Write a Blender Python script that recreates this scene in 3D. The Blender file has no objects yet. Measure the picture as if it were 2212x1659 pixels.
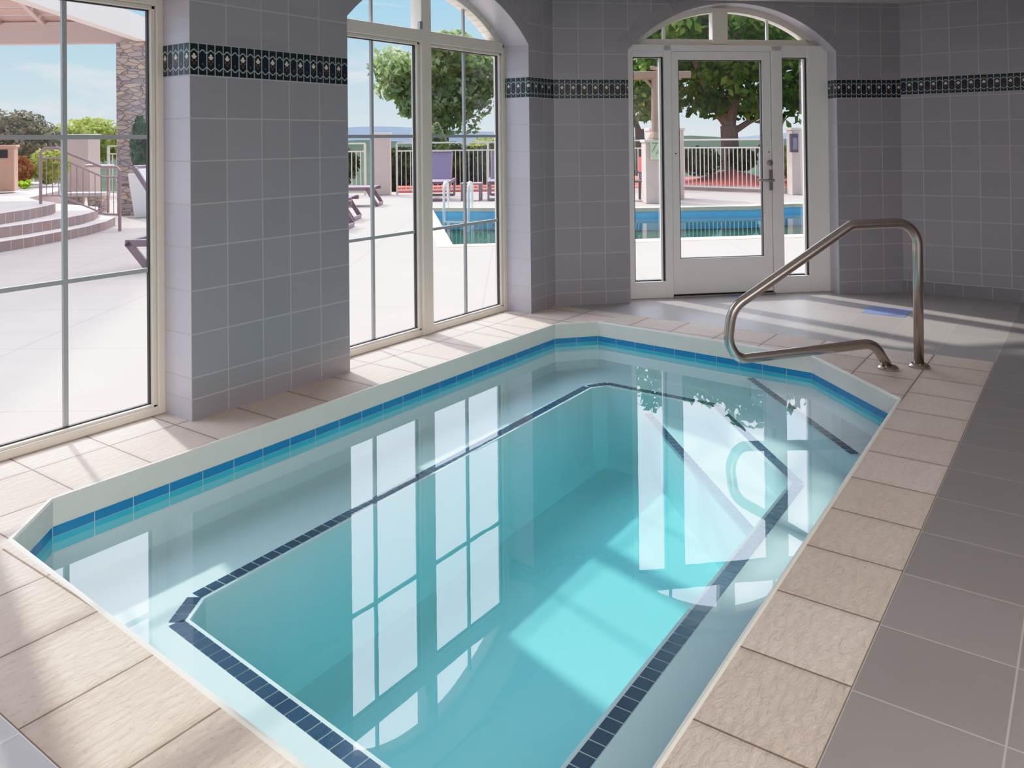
import bpy, bmesh, math, random
from mathutils import Vector, Matrix
R = random.Random(7)
C = bpy.context.scene.collection
PI = math.pi
TILE = .205

# ---------------------------------------------------------------- helpers
def link(o): C.objects.link(o); return o
def mesh_obj(name, verts, faces, mat, parent=None, uvs=None, uvs2=None, smooth=False):
    me = bpy.data.meshes.new(name)
    me.from_pydata([tuple(v) for v in verts], [], faces)
    if uvs is not None:
        l = me.uv_layers.new(name='tile')
        k = 0
        for fi, f in enumerate(faces):
            for j in range(len(f)): l.data[k].uv = uvs[fi][j]; k += 1
    if uvs2 is not None:
        l = me.uv_layers.new(name='metric')
        k = 0
        for fi, f in enumerate(faces):
            for j in range(len(f)): l.data[k].uv = uvs2[fi][j]; k += 1
    if smooth:
        for p in me.polygons: p.use_smooth = True
    me.materials.append(mat)
    o = link(bpy.data.objects.new(name, me))
    if parent: o.parent = parent
    return o
def tag(o, label=None, cat=None, group=None, kind=None):
    if label: o['label'] = label
    if cat: o['category'] = cat
    if group: o['group'] = group
    if kind: o['kind'] = kind
    return o
def empty(name, loc=(0, 0, 0), rz=0., label=None, cat=None, group=None, kind=None):
    o = link(bpy.data.objects.new(name, None)); o.location = loc; o.rotation_euler = (0, 0, rz)
    o.empty_display_size = .1
    return tag(o, label, cat, group, kind)
class MB:
    def __init__(s): s.v = []; s.f = []
    def add(s, v, f):
        b = len(s.v); s.v += [Vector(p) for p in v]; s.f += [[i + b for i in q] for q in f]; return s
    def box(s, x0, x1, y0, y1, z0, z1):
        v = [(x0, y0, z0), (x1, y0, z0), (x1, y1, z0), (x0, y1, z0), (x0, y0, z1), (x1, y0, z1), (x1, y1, z1), (x0, y1, z1)]
        return s.add(v, [[0, 3, 2, 1], [4, 5, 6, 7], [0, 1, 5, 4], [1, 2, 6, 5], [2, 3, 7, 6], [3, 0, 4, 7]])
    def bar(s, a, b, w, h):            # rectangular bar from a to b, w horizontal, h along the other normal
        a = Vector(a); b = Vector(b); d = (b - a).normalized()
        up = Vector((0, 0, 1)) if abs(d.z) < .9 else Vector((1, 0, 0))
        x = d.cross(up).normalized(); y = x.cross(d)
        v = []
        for p in (a, b):
            for i, j in ((-1, -1), (1, -1), (1, 1), (-1, 1)): v.append(p + x * i * w / 2 + y * j * h / 2)
        return s.add(v, [[0, 1, 2, 3][::-1], [4, 5, 6, 7], [0, 1, 5, 4], [1, 2, 6, 5], [2, 3, 7, 6], [3, 0, 4, 7]])
    def tube(s, pts, r, n=10, cap=True):
        pts = [Vector(p) for p in pts]; rs = r if isinstance(r, (list, tuple)) else [r] * len(pts)
        b = len(s.v); ref = None
        for i, p in enumerate(pts):
            t = (pts[min(i + 1, len(pts) - 1)] - pts[max(i - 1, 0)]).normalized()
            if ref is None:
                ref = Vector((0, 0, 1)) if abs(t.z) < .9 else Vector((1, 0, 0))
            x = (ref - t * ref.dot(t)).normalized(); y = t.cross(x); ref = x
            for k in range(n):
                a = 2 * PI * k / n; s.v.append(p + (x * math.cos(a) + y * math.sin(a)) * rs[i])
        for i in range(len(pts) - 1):
            for k in range(n):
                s.f.append([b + i * n + k, b + i * n + (k + 1) % n, b + (i + 1) * n + (k + 1) % n, b + (i + 1) * n + k])
        if cap:
            s.f.append([b + k for k in range(n)][::-1]); s.f.append([b + (len(pts) - 1) * n + k for k in range(n)])
        return s
    def lathe(s, prof, n=20, c=(0, 0, 0)):
        b = len(s.v)
        for r, z in prof:
            for k in range(n):
                a = 2 * PI * k / n; s.v.append(Vector((c[0] + r * math.cos(a), c[1] + r * math.sin(a), c[2] + z)))
        for i in range(len(prof) - 1):
            for k in range(n):
                s.f.append([b + i * n + k, b + i * n + (k + 1) % n, b + (i + 1) * n + (k + 1) % n, b + (i + 1) * n + k])
        s.f.append([b + k for k in range(n)][::-1]); s.f.append([b + (len(prof) - 1) * n + k for k in range(n)])
        return s
    def prism(s, poly, z0, z1, bottom=True):
        n = len(poly); a = sum(poly[i][0] * poly[(i + 1) % n][1] - poly[(i + 1) % n][0] * poly[i][1] for i in range(n))
        if a < 0: poly = poly[::-1]
        v = [(x, y, z0) for x, y in poly] + [(x, y, z1) for x, y in poly]
        f = [list(range(n, 2 * n))] + [[i, (i + 1) % n, n + (i + 1) % n, n + i] for i in range(n)]
        if bottom: f.append(list(range(n))[::-1])
        return s.add(v, f)
    def build(s, name, mat, parent=None, bevel=0., smooth=False, seg=2):
        o = mesh_obj(name, s.v, s.f, mat, parent, smooth=smooth)
        if bevel:
            m = o.modifiers.new('b', 'BEVEL'); m.width = bevel; m.segments = seg; m.limit_method = 'ANGLE'; m.angle_limit = .6
        return o
def copy_tree(o, parent=None):
    c = o.copy(); C.objects.link(c); c.parent = parent
    for ch in list(o.children): copy_tree(ch, c)
    return c
def fillet(pts, rads, n=8):
    pts = [Vector(p) for p in pts]; out = [pts[0]]
    for i in range(1, len(pts) - 1):
        p, a, b = pts[i], (pts[i - 1] - pts[i]), (pts[i + 1] - pts[i])
        la, lb = a.length, b.length; a.normalize(); b.normalize()
        ang = a.angle(b); t = min(rads[i - 1] / math.tan(ang / 2), la * .49, lb * .49); r = t * math.tan(ang / 2)
        c = p + (a + b).normalized() * (r / math.sin(ang / 2))
        u = (p + a * t) - c; w = (p + b * t) - c; th = u.angle(w)
        for k in range(n + 1):
            x = k / n
            out.append(c + (u * math.sin((1 - x) * th) + w * math.sin(x * th)) / math.sin(th))
    out.append(pts[-1]); return out

# ---------------------------------------------------------------- node material helpers
class NT:
    def __init__(s, name):
        s.m = bpy.data.materials.new(name); s.m.use_nodes = True; s.t = s.m.node_tree; s.t.nodes.clear()
        s.out = s.t.nodes.new('ShaderNodeOutputMaterial')
    def n(s, typ, **kw):
        o = s.t.nodes.new(typ)
        for k, v in kw.items(): setattr(o, k, v)
        return o
    def L(s, a, b): s.t.links.new(a, b)
    def inp(s, sock, v):
        if isinstance(v, bpy.types.NodeSocket): s.L(v, sock)
        else: sock.default_value = v
    def M(s, op, a, b=0., c=0.):
        o = s.n('ShaderNodeMath', operation=op)
        for i, v in enumerate((a, b, c)): s.inp(o.inputs[i], v)
        return o.outputs[0]
    def mix(s, fac, a, b, blend='MIX'):
        o = s.n('ShaderNodeMix', data_type='RGBA', blend_type=blend); s.inp(o.inputs[0], fac)
        s.inp(o.inputs[6], c4(a)); s.inp(o.inputs[7], c4(b)); return o.outputs[2]
    def noise(s, vec, scale, detail=4., rough=.55, dist=0.):
        o = s.n('ShaderNodeTexNoise'); o.inputs['Scale'].default_value = scale; o.inputs['Detail'].default_value = detail
        o.inputs['Roughness'].default_value = rough; o.inputs['Distortion'].default_value = dist
        if vec is not None: s.L(vec, o.inputs['Vector'])
        return o.outputs['Fac']
    def ramp(s, fac, stops):
        o = s.n('ShaderNodeValToRGB'); e = o.color_ramp.elements
        while len(e) < len(stops): e.new(.5)
        for el, (p, c) in zip(e, stops): el.position = p; el.color = c4(c)
        s.L(fac, o.inputs[0]); return o.outputs[0]
    def coord(s, which='Object'): return s.n('ShaderNodeTexCoord').outputs[which]
    def uv(s, name): return s.n('ShaderNodeUVMap', uv_map=name).outputs[0]
    def sep(s, v):
        o = s.n('ShaderNodeSeparateXYZ'); s.L(v, o.inputs[0]); return o.outputs
    def scale(s, v, sc):
        o = s.n('ShaderNodeMapping'); o.inputs['Scale'].default_value = sc; s.L(v, o.inputs[0]); return o.outputs[0]
    def bump(s, h, strength=.3, dist=.01):
        o = s.n('ShaderNodeBump'); o.inputs['Strength'].default_value = strength; o.inputs['Distance'].default_value = dist
        s.L(h, o.inputs['Height']); return o.outputs[0]
    def bsdf(s, col, rough=.5, metal=0., normal=None, spec=None, **kw):
        o = s.n('ShaderNodeBsdfPrincipled'); s.inp(o.inputs['Base Color'], c4(col)); s.inp(o.inputs['Roughness'], rough)
        s.inp(o.inputs['Metallic'], metal)
        if spec is not None: s.inp(o.inputs['Specular IOR Level'], spec)
        if normal is not None: s.L(normal, o.inputs['Normal'])
        s.L(o.outputs[0], s.out.inputs[0]); return o
def c4(c):
    if isinstance(c, bpy.types.NodeSocket): return c
    return (c[0], c[1], c[2], 1.) if len(c) == 3 else c
def srgb(r, g, b):
    f = lambda x: (x / 255) / 12.92 if x <= 10 else ((x / 255 + .055) / 1.055) ** 2.4
    return (f(r), f(g), f(b))
def plain(name, col, rough=.5, metal=0., var=.12, scale=8., bump=0., spec=None):
    t = NT(name); v = t.coord()
    nz = t.noise(v, scale)
    c = t.mix(nz, [x * (1 - var) for x in col], [min(1, x * (1 + var)) for x in col])
    nrm = t.bump(t.noise(v, scale * 8), bump, .01) if bump else None
    t.bsdf(c, rough, metal, nrm, spec); return t.m

# ---------------------------------------------------------------- materials
def wall_tile_mat(name, base, band0, band1, first_base=.4878):
    # uv 'tile' : u counts tile columns, v = height in tiles; uv 'metric': metres
    t = NT(name); u, v, _ = t.sep(t.uv('tile')); mu, mv, _ = t.sep(t.uv('metric'))
    z7, top = .983, 8.745
    def line(x, w): return t.M('GREATER_THAN', t.M('ABSOLUTE', t.M('SUBTRACT', t.M('FRACT', t.M('ADD', x, 100.5)), .5)), .0)
    fu = t.M('ABSOLUTE', t.M('SUBTRACT', t.M('FRACT', t.M('ADD', u, 200.5)), .5))
    gu = t.M('LESS_THAN', fu, .0155)
    lo = t.M('ABSOLUTE', t.M('SUBTRACT', t.M('FRACT', t.M('ADD', v, 200.5 - z7)), .5))
    hi = t.M('ABSOLUTE', t.M('SUBTRACT', t.M('FRACT', t.M('ADD', v, 200.5 - (top - .025))), .5))
    up = t.M('GREATER_THAN', v, 8.3)
    d = t.M('ADD', t.M('MULTIPLY', lo, t.M('SUBTRACT', 1., up)), t.M('MULTIPLY', hi, up))
    db = t.M('ABSOLUTE', t.M('SUBTRACT', v, first_base))
    d = t.M('MINIMUM', d, db)
    gv = t.M('LESS_THAN', d, .0155)
    g = t.M('MAXIMUM', gu, gv)
    # tile tone changes a little tile by tile
    wn = t.n('ShaderNodeTexWhiteNoise'); comb = t.n('ShaderNodeCombineXYZ')
    t.L(t.M('FLOOR', u), comb.inputs[0]); t.L(t.M('FLOOR', t.M('SUBTRACT', v, z7)), comb.inputs[1]); t.L(comb.outputs[0], wn.inputs['Vector'])
    tone = t.mix(wn.outputs['Value'], [x * .95 for x in base], [x * 1.05 for x in base])
    col = t.mix(g, tone, (.50, .475, .47))
    # decorative band
    inb = t.M('MULTIPLY', t.M('GREATER_THAN', v, band0), t.M('LESS_THAN', v, band1))
    by = t.M('DIVIDE', t.M('SUBTRACT', v, band0), band1 - band0)
    cell = t.M('MULTIPLY', mu, 22.); fx = t.M('FRACT', t.M('ADD', cell, 100.)); idx = t.M('FLOOR', t.M('ADD', cell, 100.))
    alt = t.M('MODULO', idx, 2.)
    dx = t.M('ABSOLUTE', t.M('SUBTRACT', fx, .5))
    vert = t.M('GREATER_THAN', dx, .44)
    wave = t.M('MULTIPLY', t.M('COSINE', t.M('MULTIPLY', dx, 2 * PI)), .045)
    w1 = t.M('LESS_THAN', t.M('ABSOLUTE', t.M('SUBTRACT', by, t.M('SUBTRACT', .215, wave))), .022)
    w2 = t.M('LESS_THAN', t.M('ABSOLUTE', t.M('SUBTRACT', by, t.M('ADD', .745, wave))), .022)
    edge = t.M('MAXIMUM', t.M('LESS_THAN', by, .02), t.M('GREATER_THAN', by, .975))
    lines = t.M('MAXIMUM', t.M('MAXIMUM', vert, edge), t.M('MAXIMUM', w1, w2))
    def spot(cx, cy, rx, ry):
        a = t.M('POWER', t.M('DIVIDE', t.M('SUBTRACT', fx, cx), rx), 2.); b = t.M('POWER', t.M('DIVIDE', t.M('SUBTRACT', by, cy), ry), 2.)
        return t.M('LESS_THAN', t.M('ADD', a, b), 1.)
    fl = t.M('MULTIPLY', t.M('MAXIMUM', spot(.5, .575, .32, .035), t.M('MAXIMUM', spot(.5, .62, .14, .055), spot(.5, .53, .2, .03))), alt)
    rd = t.M('MULTIPLY', t.M('MAXIMUM', spot(.28, .45, .09, .03), spot(.72, .45, .09, .03)), alt)
    gr = t.M('MULTIPLY', spot(.5, .36, .12, .045), 1.)
    navy = t.mix(alt, (.003, .010, .022), (.008, .010, .014))
    bc = t.mix(gr, navy, (.06, .09, .10)); bc = t.mix(rd, bc, (.32, .10, .05)); bc = t.mix(fl, bc, (.75, .68, .60))
    bc = t.mix(lines, bc, (.38, .43, .42))
    col = t.mix(inb, col, bc)
    h = t.M('SUBTRACT', 1., t.M('MAXIMUM', t.M('MULTIPLY', g, t.M('SUBTRACT', 1., inb)), t.M('MULTIPLY', lines, inb)))
    t.bsdf(col, t.M('ADD', .28, t.M('MULTIPLY', g, .4)), 0., t.bump(h, .25, .002)); return t.m

def floor_mat(name, c1, c2, grout, rough, gw, bump, stone):
    t = NT(name); u, v, _ = t.sep(t.uv('tile')); p = t.coord()
    du = t.M('ABSOLUTE', t.M('SUBTRACT', t.M('FRACT', t.M('ADD', u, 100.5)), .5)); dv = t.M('ABSOLUTE', t.M('SUBTRACT', t.M('FRACT', t.M('ADD', v, 100.5)), .5))
    dm = t.M('MINIMUM', du, dv); g = t.M('LESS_THAN', dm, gw)
    wn = t.n('ShaderNodeTexWhiteNoise'); comb = t.n('ShaderNodeCombineXYZ')
    t.L(t.M('FLOOR', u), comb.inputs[0]); t.L(t.M('FLOOR', v), comb.inputs[1]); t.L(comb.outputs[0], wn.inputs['Vector'])
    nz = t.noise(p, 3.5, 6, .6); fac = t.M('ADD', t.M('MULTIPLY', wn.outputs['Value'], .45), t.M('MULTIPLY', nz, .6))
    col = t.mix(fac, c1, c2)
    if stone:
        sp = t.noise(p, 55., 3, .6); col = t.mix(t.M('MULTIPLY', t.M('GREATER_THAN', sp, .62), .25), col, [x * .55 for x in c1])
        # darker towards the tile edges
        e = t.M('SUBTRACT', 1., t.M('MINIMUM', 1., t.M('MULTIPLY', dm, 7.))); col = t.mix(t.M('MULTIPLY', t.M('MULTIPLY', e, e), .28), col, [x * .62 for x in c1])
    col = t.mix(g, col, grout)
    rip = t.noise(t.scale(p, (1., 2.2, 1.)), 21. if stone else 6., 6, .68, 1.0)
    soft = t.M('MINIMUM', 1., t.M('MULTIPLY', dm, 24.))
    h = t.M('ADD', t.M('MULTIPLY', rip, bump), t.M('MULTIPLY', soft, .5 if stone else .2))
    t.bsdf(col, rough, 0., t.bump(h, .7 if stone else .25, .006)); return t.m

def clear_glass(name, tint=(.97, .985, .98), f0=.05):
    t = NT(name)
    lw = t.n('ShaderNodeLayerWeight'); lw.inputs['Blend'].default_value = .5
    f = t.M('ADD', f0, t.M('MULTIPLY', t.M('POWER', lw.outputs['Facing'], 5.), 1 - f0))
    tr = t.n('ShaderNodeBsdfTransparent'); tr.inputs[0].default_value = c4(tint)
    gl = t.n('ShaderNodeBsdfGlossy'); gl.inputs['Roughness'].default_value = .0; gl.inputs['Color'].default_value = (1, 1, 1, 1)
    m = t.n('ShaderNodeMixShader'); t.L(f, m.inputs[0]); t.L(tr.outputs[0], m.inputs[1]); t.L(gl.outputs[0], m.inputs[2]); t.L(m.outputs[0], t.out.inputs[0])
    return t.m
def water_mat(name, f0, absorb, dens, rip_scale, rip, power=5.):
    t = NT(name); p = t.coord()
    nrm = t.bump(t.noise(p, rip_scale, 2, .5, .4), rip, .02)
    lw = t.n('ShaderNodeLayerWeight'); lw.inputs['Blend'].default_value = .5; t.L(nrm, lw.inputs['Normal'])
    f = t.M('ADD', f0, t.M('MULTIPLY', t.M('POWER', lw.outputs['Facing'], power), 1 - f0))
    tr = t.n('ShaderNodeBsdfTransparent'); tr.inputs[0].default_value = (1, 1, 1, 1)
    gl = t.n('ShaderNodeBsdfGlossy'); gl.inputs['Roughness'].default_value = .0; gl.inputs['Color'].default_value = (1, 1, 1, 1); t.L(nrm, gl.inputs['Normal'])
    m = t.n('ShaderNodeMixShader'); t.L(f, m.inputs[0]); t.L(tr.outputs[0], m.inputs[1]); t.L(gl.outputs[0], m.inputs[2]); t.L(m.outputs[0], t.out.inputs[0])
    va = t.n('ShaderNodeVolumeAbsorption'); va.inputs['Color'].default_value = c4(absorb); va.inputs['Density'].default_value = dens
    t.L(va.outputs[0], t.out.inputs['Volume']); return t.m
def leaf_mat(name, dark, mid, light, scale=1.5, trans=.35):
    t = NT(name); p = t.coord(); nz = t.noise(p, scale, 4, .65)
    col = t.ramp(nz, [(.3, dark), (.5, mid), (.72, light)])
    d = t.n('ShaderNodeBsdfDiffuse'); t.L(col, d.inputs[0]); tl = t.n('ShaderNodeBsdfTranslucent'); t.L(col, tl.inputs[0])
    m = t.n('ShaderNodeMixShader'); m.inputs[0].default_value = trans; t.L(d.outputs[0], m.inputs[1]); t.L(tl.outputs[0], m.inputs[2]); t.L(m.outputs[0], t.out.inputs[0]); return t.m
def stone_mat(name, cols, mortar, scale, stretch=(1, 1, 1.8)):
    t = NT(name); p = t.scale(t.coord(), stretch)
    w = t.n('ShaderNodeTexNoise'); w.inputs['Scale'].default_value = 3.; t.L(p, w.inputs['Vector'])
    mx = t.n('ShaderNodeMix', data_type='VECTOR'); mx.inputs[0].default_value = .12; t.L(p, mx.inputs[4]); t.L(w.outputs['Color'], mx.inputs[5])
    vo = t.n('ShaderNodeTexVoronoi', feature='F1', distance='CHEBYCHEV'); vo.inputs['Scale'].default_value = scale; t.L(mx.outputs[1], vo.inputs['Vector'])
    ed = t.n('ShaderNodeTexVoronoi', feature='DISTANCE_TO_EDGE'); ed.inputs['Scale'].default_value = scale; t.L(mx.outputs[1], ed.inputs['Vector'])
    r = t.sep(vo.outputs['Color'])[0]
    n = len(cols); col = t.ramp(r, [(i / (n - 1), c) for i, c in enumerate(cols)])
    col = t.mix(t.noise(p, 14, 4), col, t.mix(.5, col, (.35, .30, .28)))
    e = t.M('LESS_THAN', ed.outputs['Distance'], .035); col = t.mix(e, col, mortar)
    t.bsdf(col, .9, 0., t.bump(t.M('MINIMUM', 1., t.M('MULTIPLY', ed.outputs['Distance'], 8.)), .6, .03)); return t.m
def riser_mat(name):
    t = NT(name); p = t.uv('metric')
    b = t.n('ShaderNodeTexBrick'); b.offset = .5; t.L(p, b.inputs['Vector']); b.inputs['Scale'].default_value = 1.
    b.inputs['Brick Width'].default_value = .2; b.inputs['Row Height'].default_value = .4; b.inputs['Mortar Size'].default_value = .006
    b.inputs['Color1'].default_value = c4(srgb(150, 105, 90)); b.inputs['Color2'].default_value = c4(srgb(120, 105, 112)); b.inputs['Mortar'].default_value = c4(srgb(205, 190, 180)); b.inputs['Bias'].default_value = 0.
    col = t.mix(t.noise(t.coord(), 3.5, 3), b.outputs['Color'], srgb(165, 140, 128))
    t.bsdf(col, .85); return t.m
def deck_mat(name, c1, c2, scale_line):
    t = NT(name); p = t.coord(); x, y, _ = t.sep(p)
    col = t.mix(t.noise(p, .6, 5, .6), c1, c2)
    col = t.mix(t.M('MULTIPLY', t.noise(p, 25, 4), .25), col, c2)
    a = t.M('ADD', t.M('MULTIPLY', x, .812), t.M('MULTIPLY', y, .584)); bb = t.M('SUBTRACT', t.M('MULTIPLY', x, .584), t.M('MULTIPLY', y, .812))
    f1 = t.M('ABSOLUTE', t.M('SUBTRACT', t.M('FRACT', t.M('DIVIDE', t.M('ADD', a, 100.3), 1.25)), .5)); f2 = t.M('ABSOLUTE', t.M('SUBTRACT', t.M('FRACT', t.M('DIVIDE', t.M('ADD', bb, 100.), 1.5)), .5))
    g = t.M('LESS_THAN', t.M('MINIMUM', f1, f2), .006)
    col = t.mix(t.M('MULTIPLY', g, .5), col, [v * .55 for v in c2]); t.bsdf(col, .9, spec=0.); return t.m

TILE_C = (.34, .32, .345)
M = {}
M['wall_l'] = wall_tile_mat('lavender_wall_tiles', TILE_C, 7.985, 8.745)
M['wall_r'] = wall_tile_mat('lavender_wall_tiles_end', TILE_C, 8.10, 8.80)
M['reveal'] = wall_tile_mat('skylit_lavender_reveal_tiles', (.56, .535, .59), 7.985, 8.745)  # same wall tile, skylight on the reveals painted in as a lighter base
M['base'] = plain('lavender_tile_plain', (.33, .31, .34), .35, var=.05)
M['arch_tile'] = plain('arch_tile_lavender', (.33, .31, .335), .3, var=.06, scale=14)
M['grout'] = plain('pale_grout', (.45, .43, .42), .8)
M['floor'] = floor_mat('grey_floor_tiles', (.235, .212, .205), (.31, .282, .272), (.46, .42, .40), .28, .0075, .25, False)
M['floor_sunlit'] = floor_mat('sunlit_grey_floor_tiles', (.33, .30, .29), (.43, .395, .38), (.50, .46, .44), .28, .0075, .25, False)  # same grey tile by the door, sunlight painted into a paler colour
M['coping'] = floor_mat('rough_beige_stone_tiles', (.58, .455, .365), (.83, .705, .61), (.22, .155, .11), .75, .010, 2.2, True)
M['ceiling'] = plain('white_ceiling', (.62, .60, .58), .8, var=.04)
M['frame'] = plain('cream_window_paint', srgb(232, 224, 210), .4, var=.04)
M['dframe'] = plain('white_door_paint', srgb(242, 239, 235), .4, var=.03)
M['muntin'] = plain('grey_muntin_paint', srgb(168, 172, 172), .4, var=.04)
M['gasket'] = plain('dark_gasket', (.03, .03, .03), .6)
M['glass'] = clear_glass('clear_pane')
M['glass_h'] = clear_glass('hazy_pane', (.90, .94, .97), .10)
M['steel'] = plain('brushed_steel', (.50, .43, .38), .24, 1., var=.06, scale=30)
M['nickel'] = plain('satin_nickel', (.45, .42, .40), .3, 1.)
M['plaster'] = plain('pool_plaster', (.76, .80, .83), .6, var=.05, scale=4)
M['lip'] = plain('white_pool_lip', (.80, .80, .72), .55, var=.06, scale=9, bump=.1)
M['blue_lit'] = plain('lit_underwater_blue_tile', srgb(60, 205, 225), .2, var=.1, scale=5)  # same blue waterline tile, its underwater brightness painted into the colour
M['blue'] = plain('blue_waterline_tile', srgb(30, 135, 195), .2, var=.12, scale=5)
M['navy'] = plain('navy_trim_tile', (.006, .04, .105), .25, var=.3, scale=6)
M['bluefloor'] = plain('blue_floor_tile', srgb(128, 146, 196), .3, var=.15)
M['water'] = water_mat('spa_water', .068, (.33, .925, .955), .88, 3.2, .010)
M['pwater'] = water_mat('pool_water', .02, (.16, .84, .90), .55, 5., .03, 12.)
M['deck'] = deck_mat('pinkish_pool_deck', srgb(166, 151, 141), srgb(183, 169, 159), 1.)
M['poolcop'] = plain('sand_pool_coping', srgb(228, 205, 172), .7)
M['pooltile'] = plain('outdoor_blue_tile', srgb(120, 205, 245), .25, var=.12, scale=6)
M['poolbasin'] = plain('outdoor_pool_plaster', srgb(150, 215, 225), .6)
M['stucco'] = plain('pink_beige_stucco', srgb(214, 188, 174), .9, var=.07, scale=3, bump=.2)
M['stuccocap'] = plain('pale_stucco_cap', srgb(226, 208, 192), .85)
M['fence'] = plain('cream_fence_metal', srgb(232, 218, 202), .5)
M['rail'] = plain('mauve_brown_rail_metal', srgb(160, 128, 126), .45)
M['sling'] = plain('purple_sling_mesh', srgb(112, 92, 118), .7, var=.12, scale=20)
M['slinglt'] = plain('pale_sling_mesh', srgb(205, 198, 206), .7)
M['lframe'] = plain('mauve_brown_resin', srgb(126, 98, 104), .45)
M['stone'] = stone_mat('stacked_field_stone', [srgb(182, 156, 148), srgb(236, 202, 160), srgb(172, 162, 166), srgb(212, 184, 170), srgb(152, 140, 142), srgb(230, 192, 158)], srgb(128, 108, 104), 6.0, (1, 1, 2.4))
M['riser'] = riser_mat('slate_step_risers')
M['tread'] = plain('step_tread_concrete', srgb(214, 198, 188), .8)
M['aggregate'] = plain('tan_aggregate', srgb(196, 152, 128), .9, var=.2, scale=60, bump=.3)
M['dark'] = plain('dark_opening', (.02, .018, .02), .8)
M['planter'] = plain('white_planter', srgb(242, 234, 226), .6, var=.03)
M['beamw'] = plain('white_fascia_paint', srgb(240, 226, 214), .6, var=.04)
M['beamp'] = plain('pinkish_beam_paint', srgb(198, 172, 162), .7, var=.06)
M['soffit'] = plain('pinkish_soffit_boards', srgb(186, 152, 140), .8, var=.08)
M['timber'] = plain('weathered_timber', srgb(165, 132, 108), .85, var=.2, scale=6)
M['bark'] = plain('tree_bark', srgb(120, 96, 84), .9, var=.3, scale=9, bump=.4)
M['mulch'] = plain('red_bark_mulch', srgb(222, 92, 74), .9, var=.25, scale=24, bump=.5)
M['curb'] = plain('stone_edging', srgb(176, 150, 142), .9, var=.2, scale=9)
M['leafA'] = leaf_mat('maple_leaves', (.012, .03, .006), (.06, .13, .02), (.28, .38, .07), 1.3, .45)
M['leafB'] = leaf_mat('pale_tree_leaves', (.09, .15, .04), (.30, .38, .14), (.62, .62, .36), 1.2, .5)
M['leafG'] = leaf_mat('greyish_tree_leaves', (.10, .15, .08), (.22, .28, .18), (.40, .45, .32), 1., .5)
M['shrub'] = leaf_mat('dark_shrub_leaves', (.008, .012, .005), (.03, .045, .014), (.20, .24, .05), 3.)
M['yshrub'] = leaf_mat('yellow_green_leaves', (.10, .14, .02), (.34, .38, .08), (.62, .60, .20), 3.)
M['oshrub'] = leaf_mat('russet_leaves', (.10, .03, .01), (.30, .12, .05), (.45, .25, .10), 5.)
M['bigbush'] = leaf_mat('brownish_bush_leaves', (.05, .05, .04), (.17, .15, .10), (.48, .40, .24), 4.)
M['hosta'] = leaf_mat('bright_hosta_leaves', (.12, .25, .01), (.35, .55, .03), (.6, .8, .10), 6.)
M['conifer'] = leaf_mat('conifer_leaves', (.02, .05, .03), (.07, .13, .07), (.16, .24, .14), 5.)
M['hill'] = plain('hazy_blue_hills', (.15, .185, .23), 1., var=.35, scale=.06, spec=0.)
M['hill2'] = plain('green_valley', (.06, .08, .055), 1., var=.4, scale=.15, spec=0.)
M['sign'] = plain('pale_green_plaque', srgb(205, 214, 170), .6, var=.15, scale=20)
M['signd'] = plain('olive_plaque_relief', srgb(110, 122, 70), .6)
M['sconce'] = plain('dark_bronze', srgb(82, 70, 78), .5)
M['sconceg'] = plain('smoky_lamp_glass', srgb(128, 118, 136), .2)
M['towel'] = plain('red_towel', srgb(200, 60, 55), .9)
M['white'] = plain('white_metal', srgb(240, 238, 236), .35)

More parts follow.
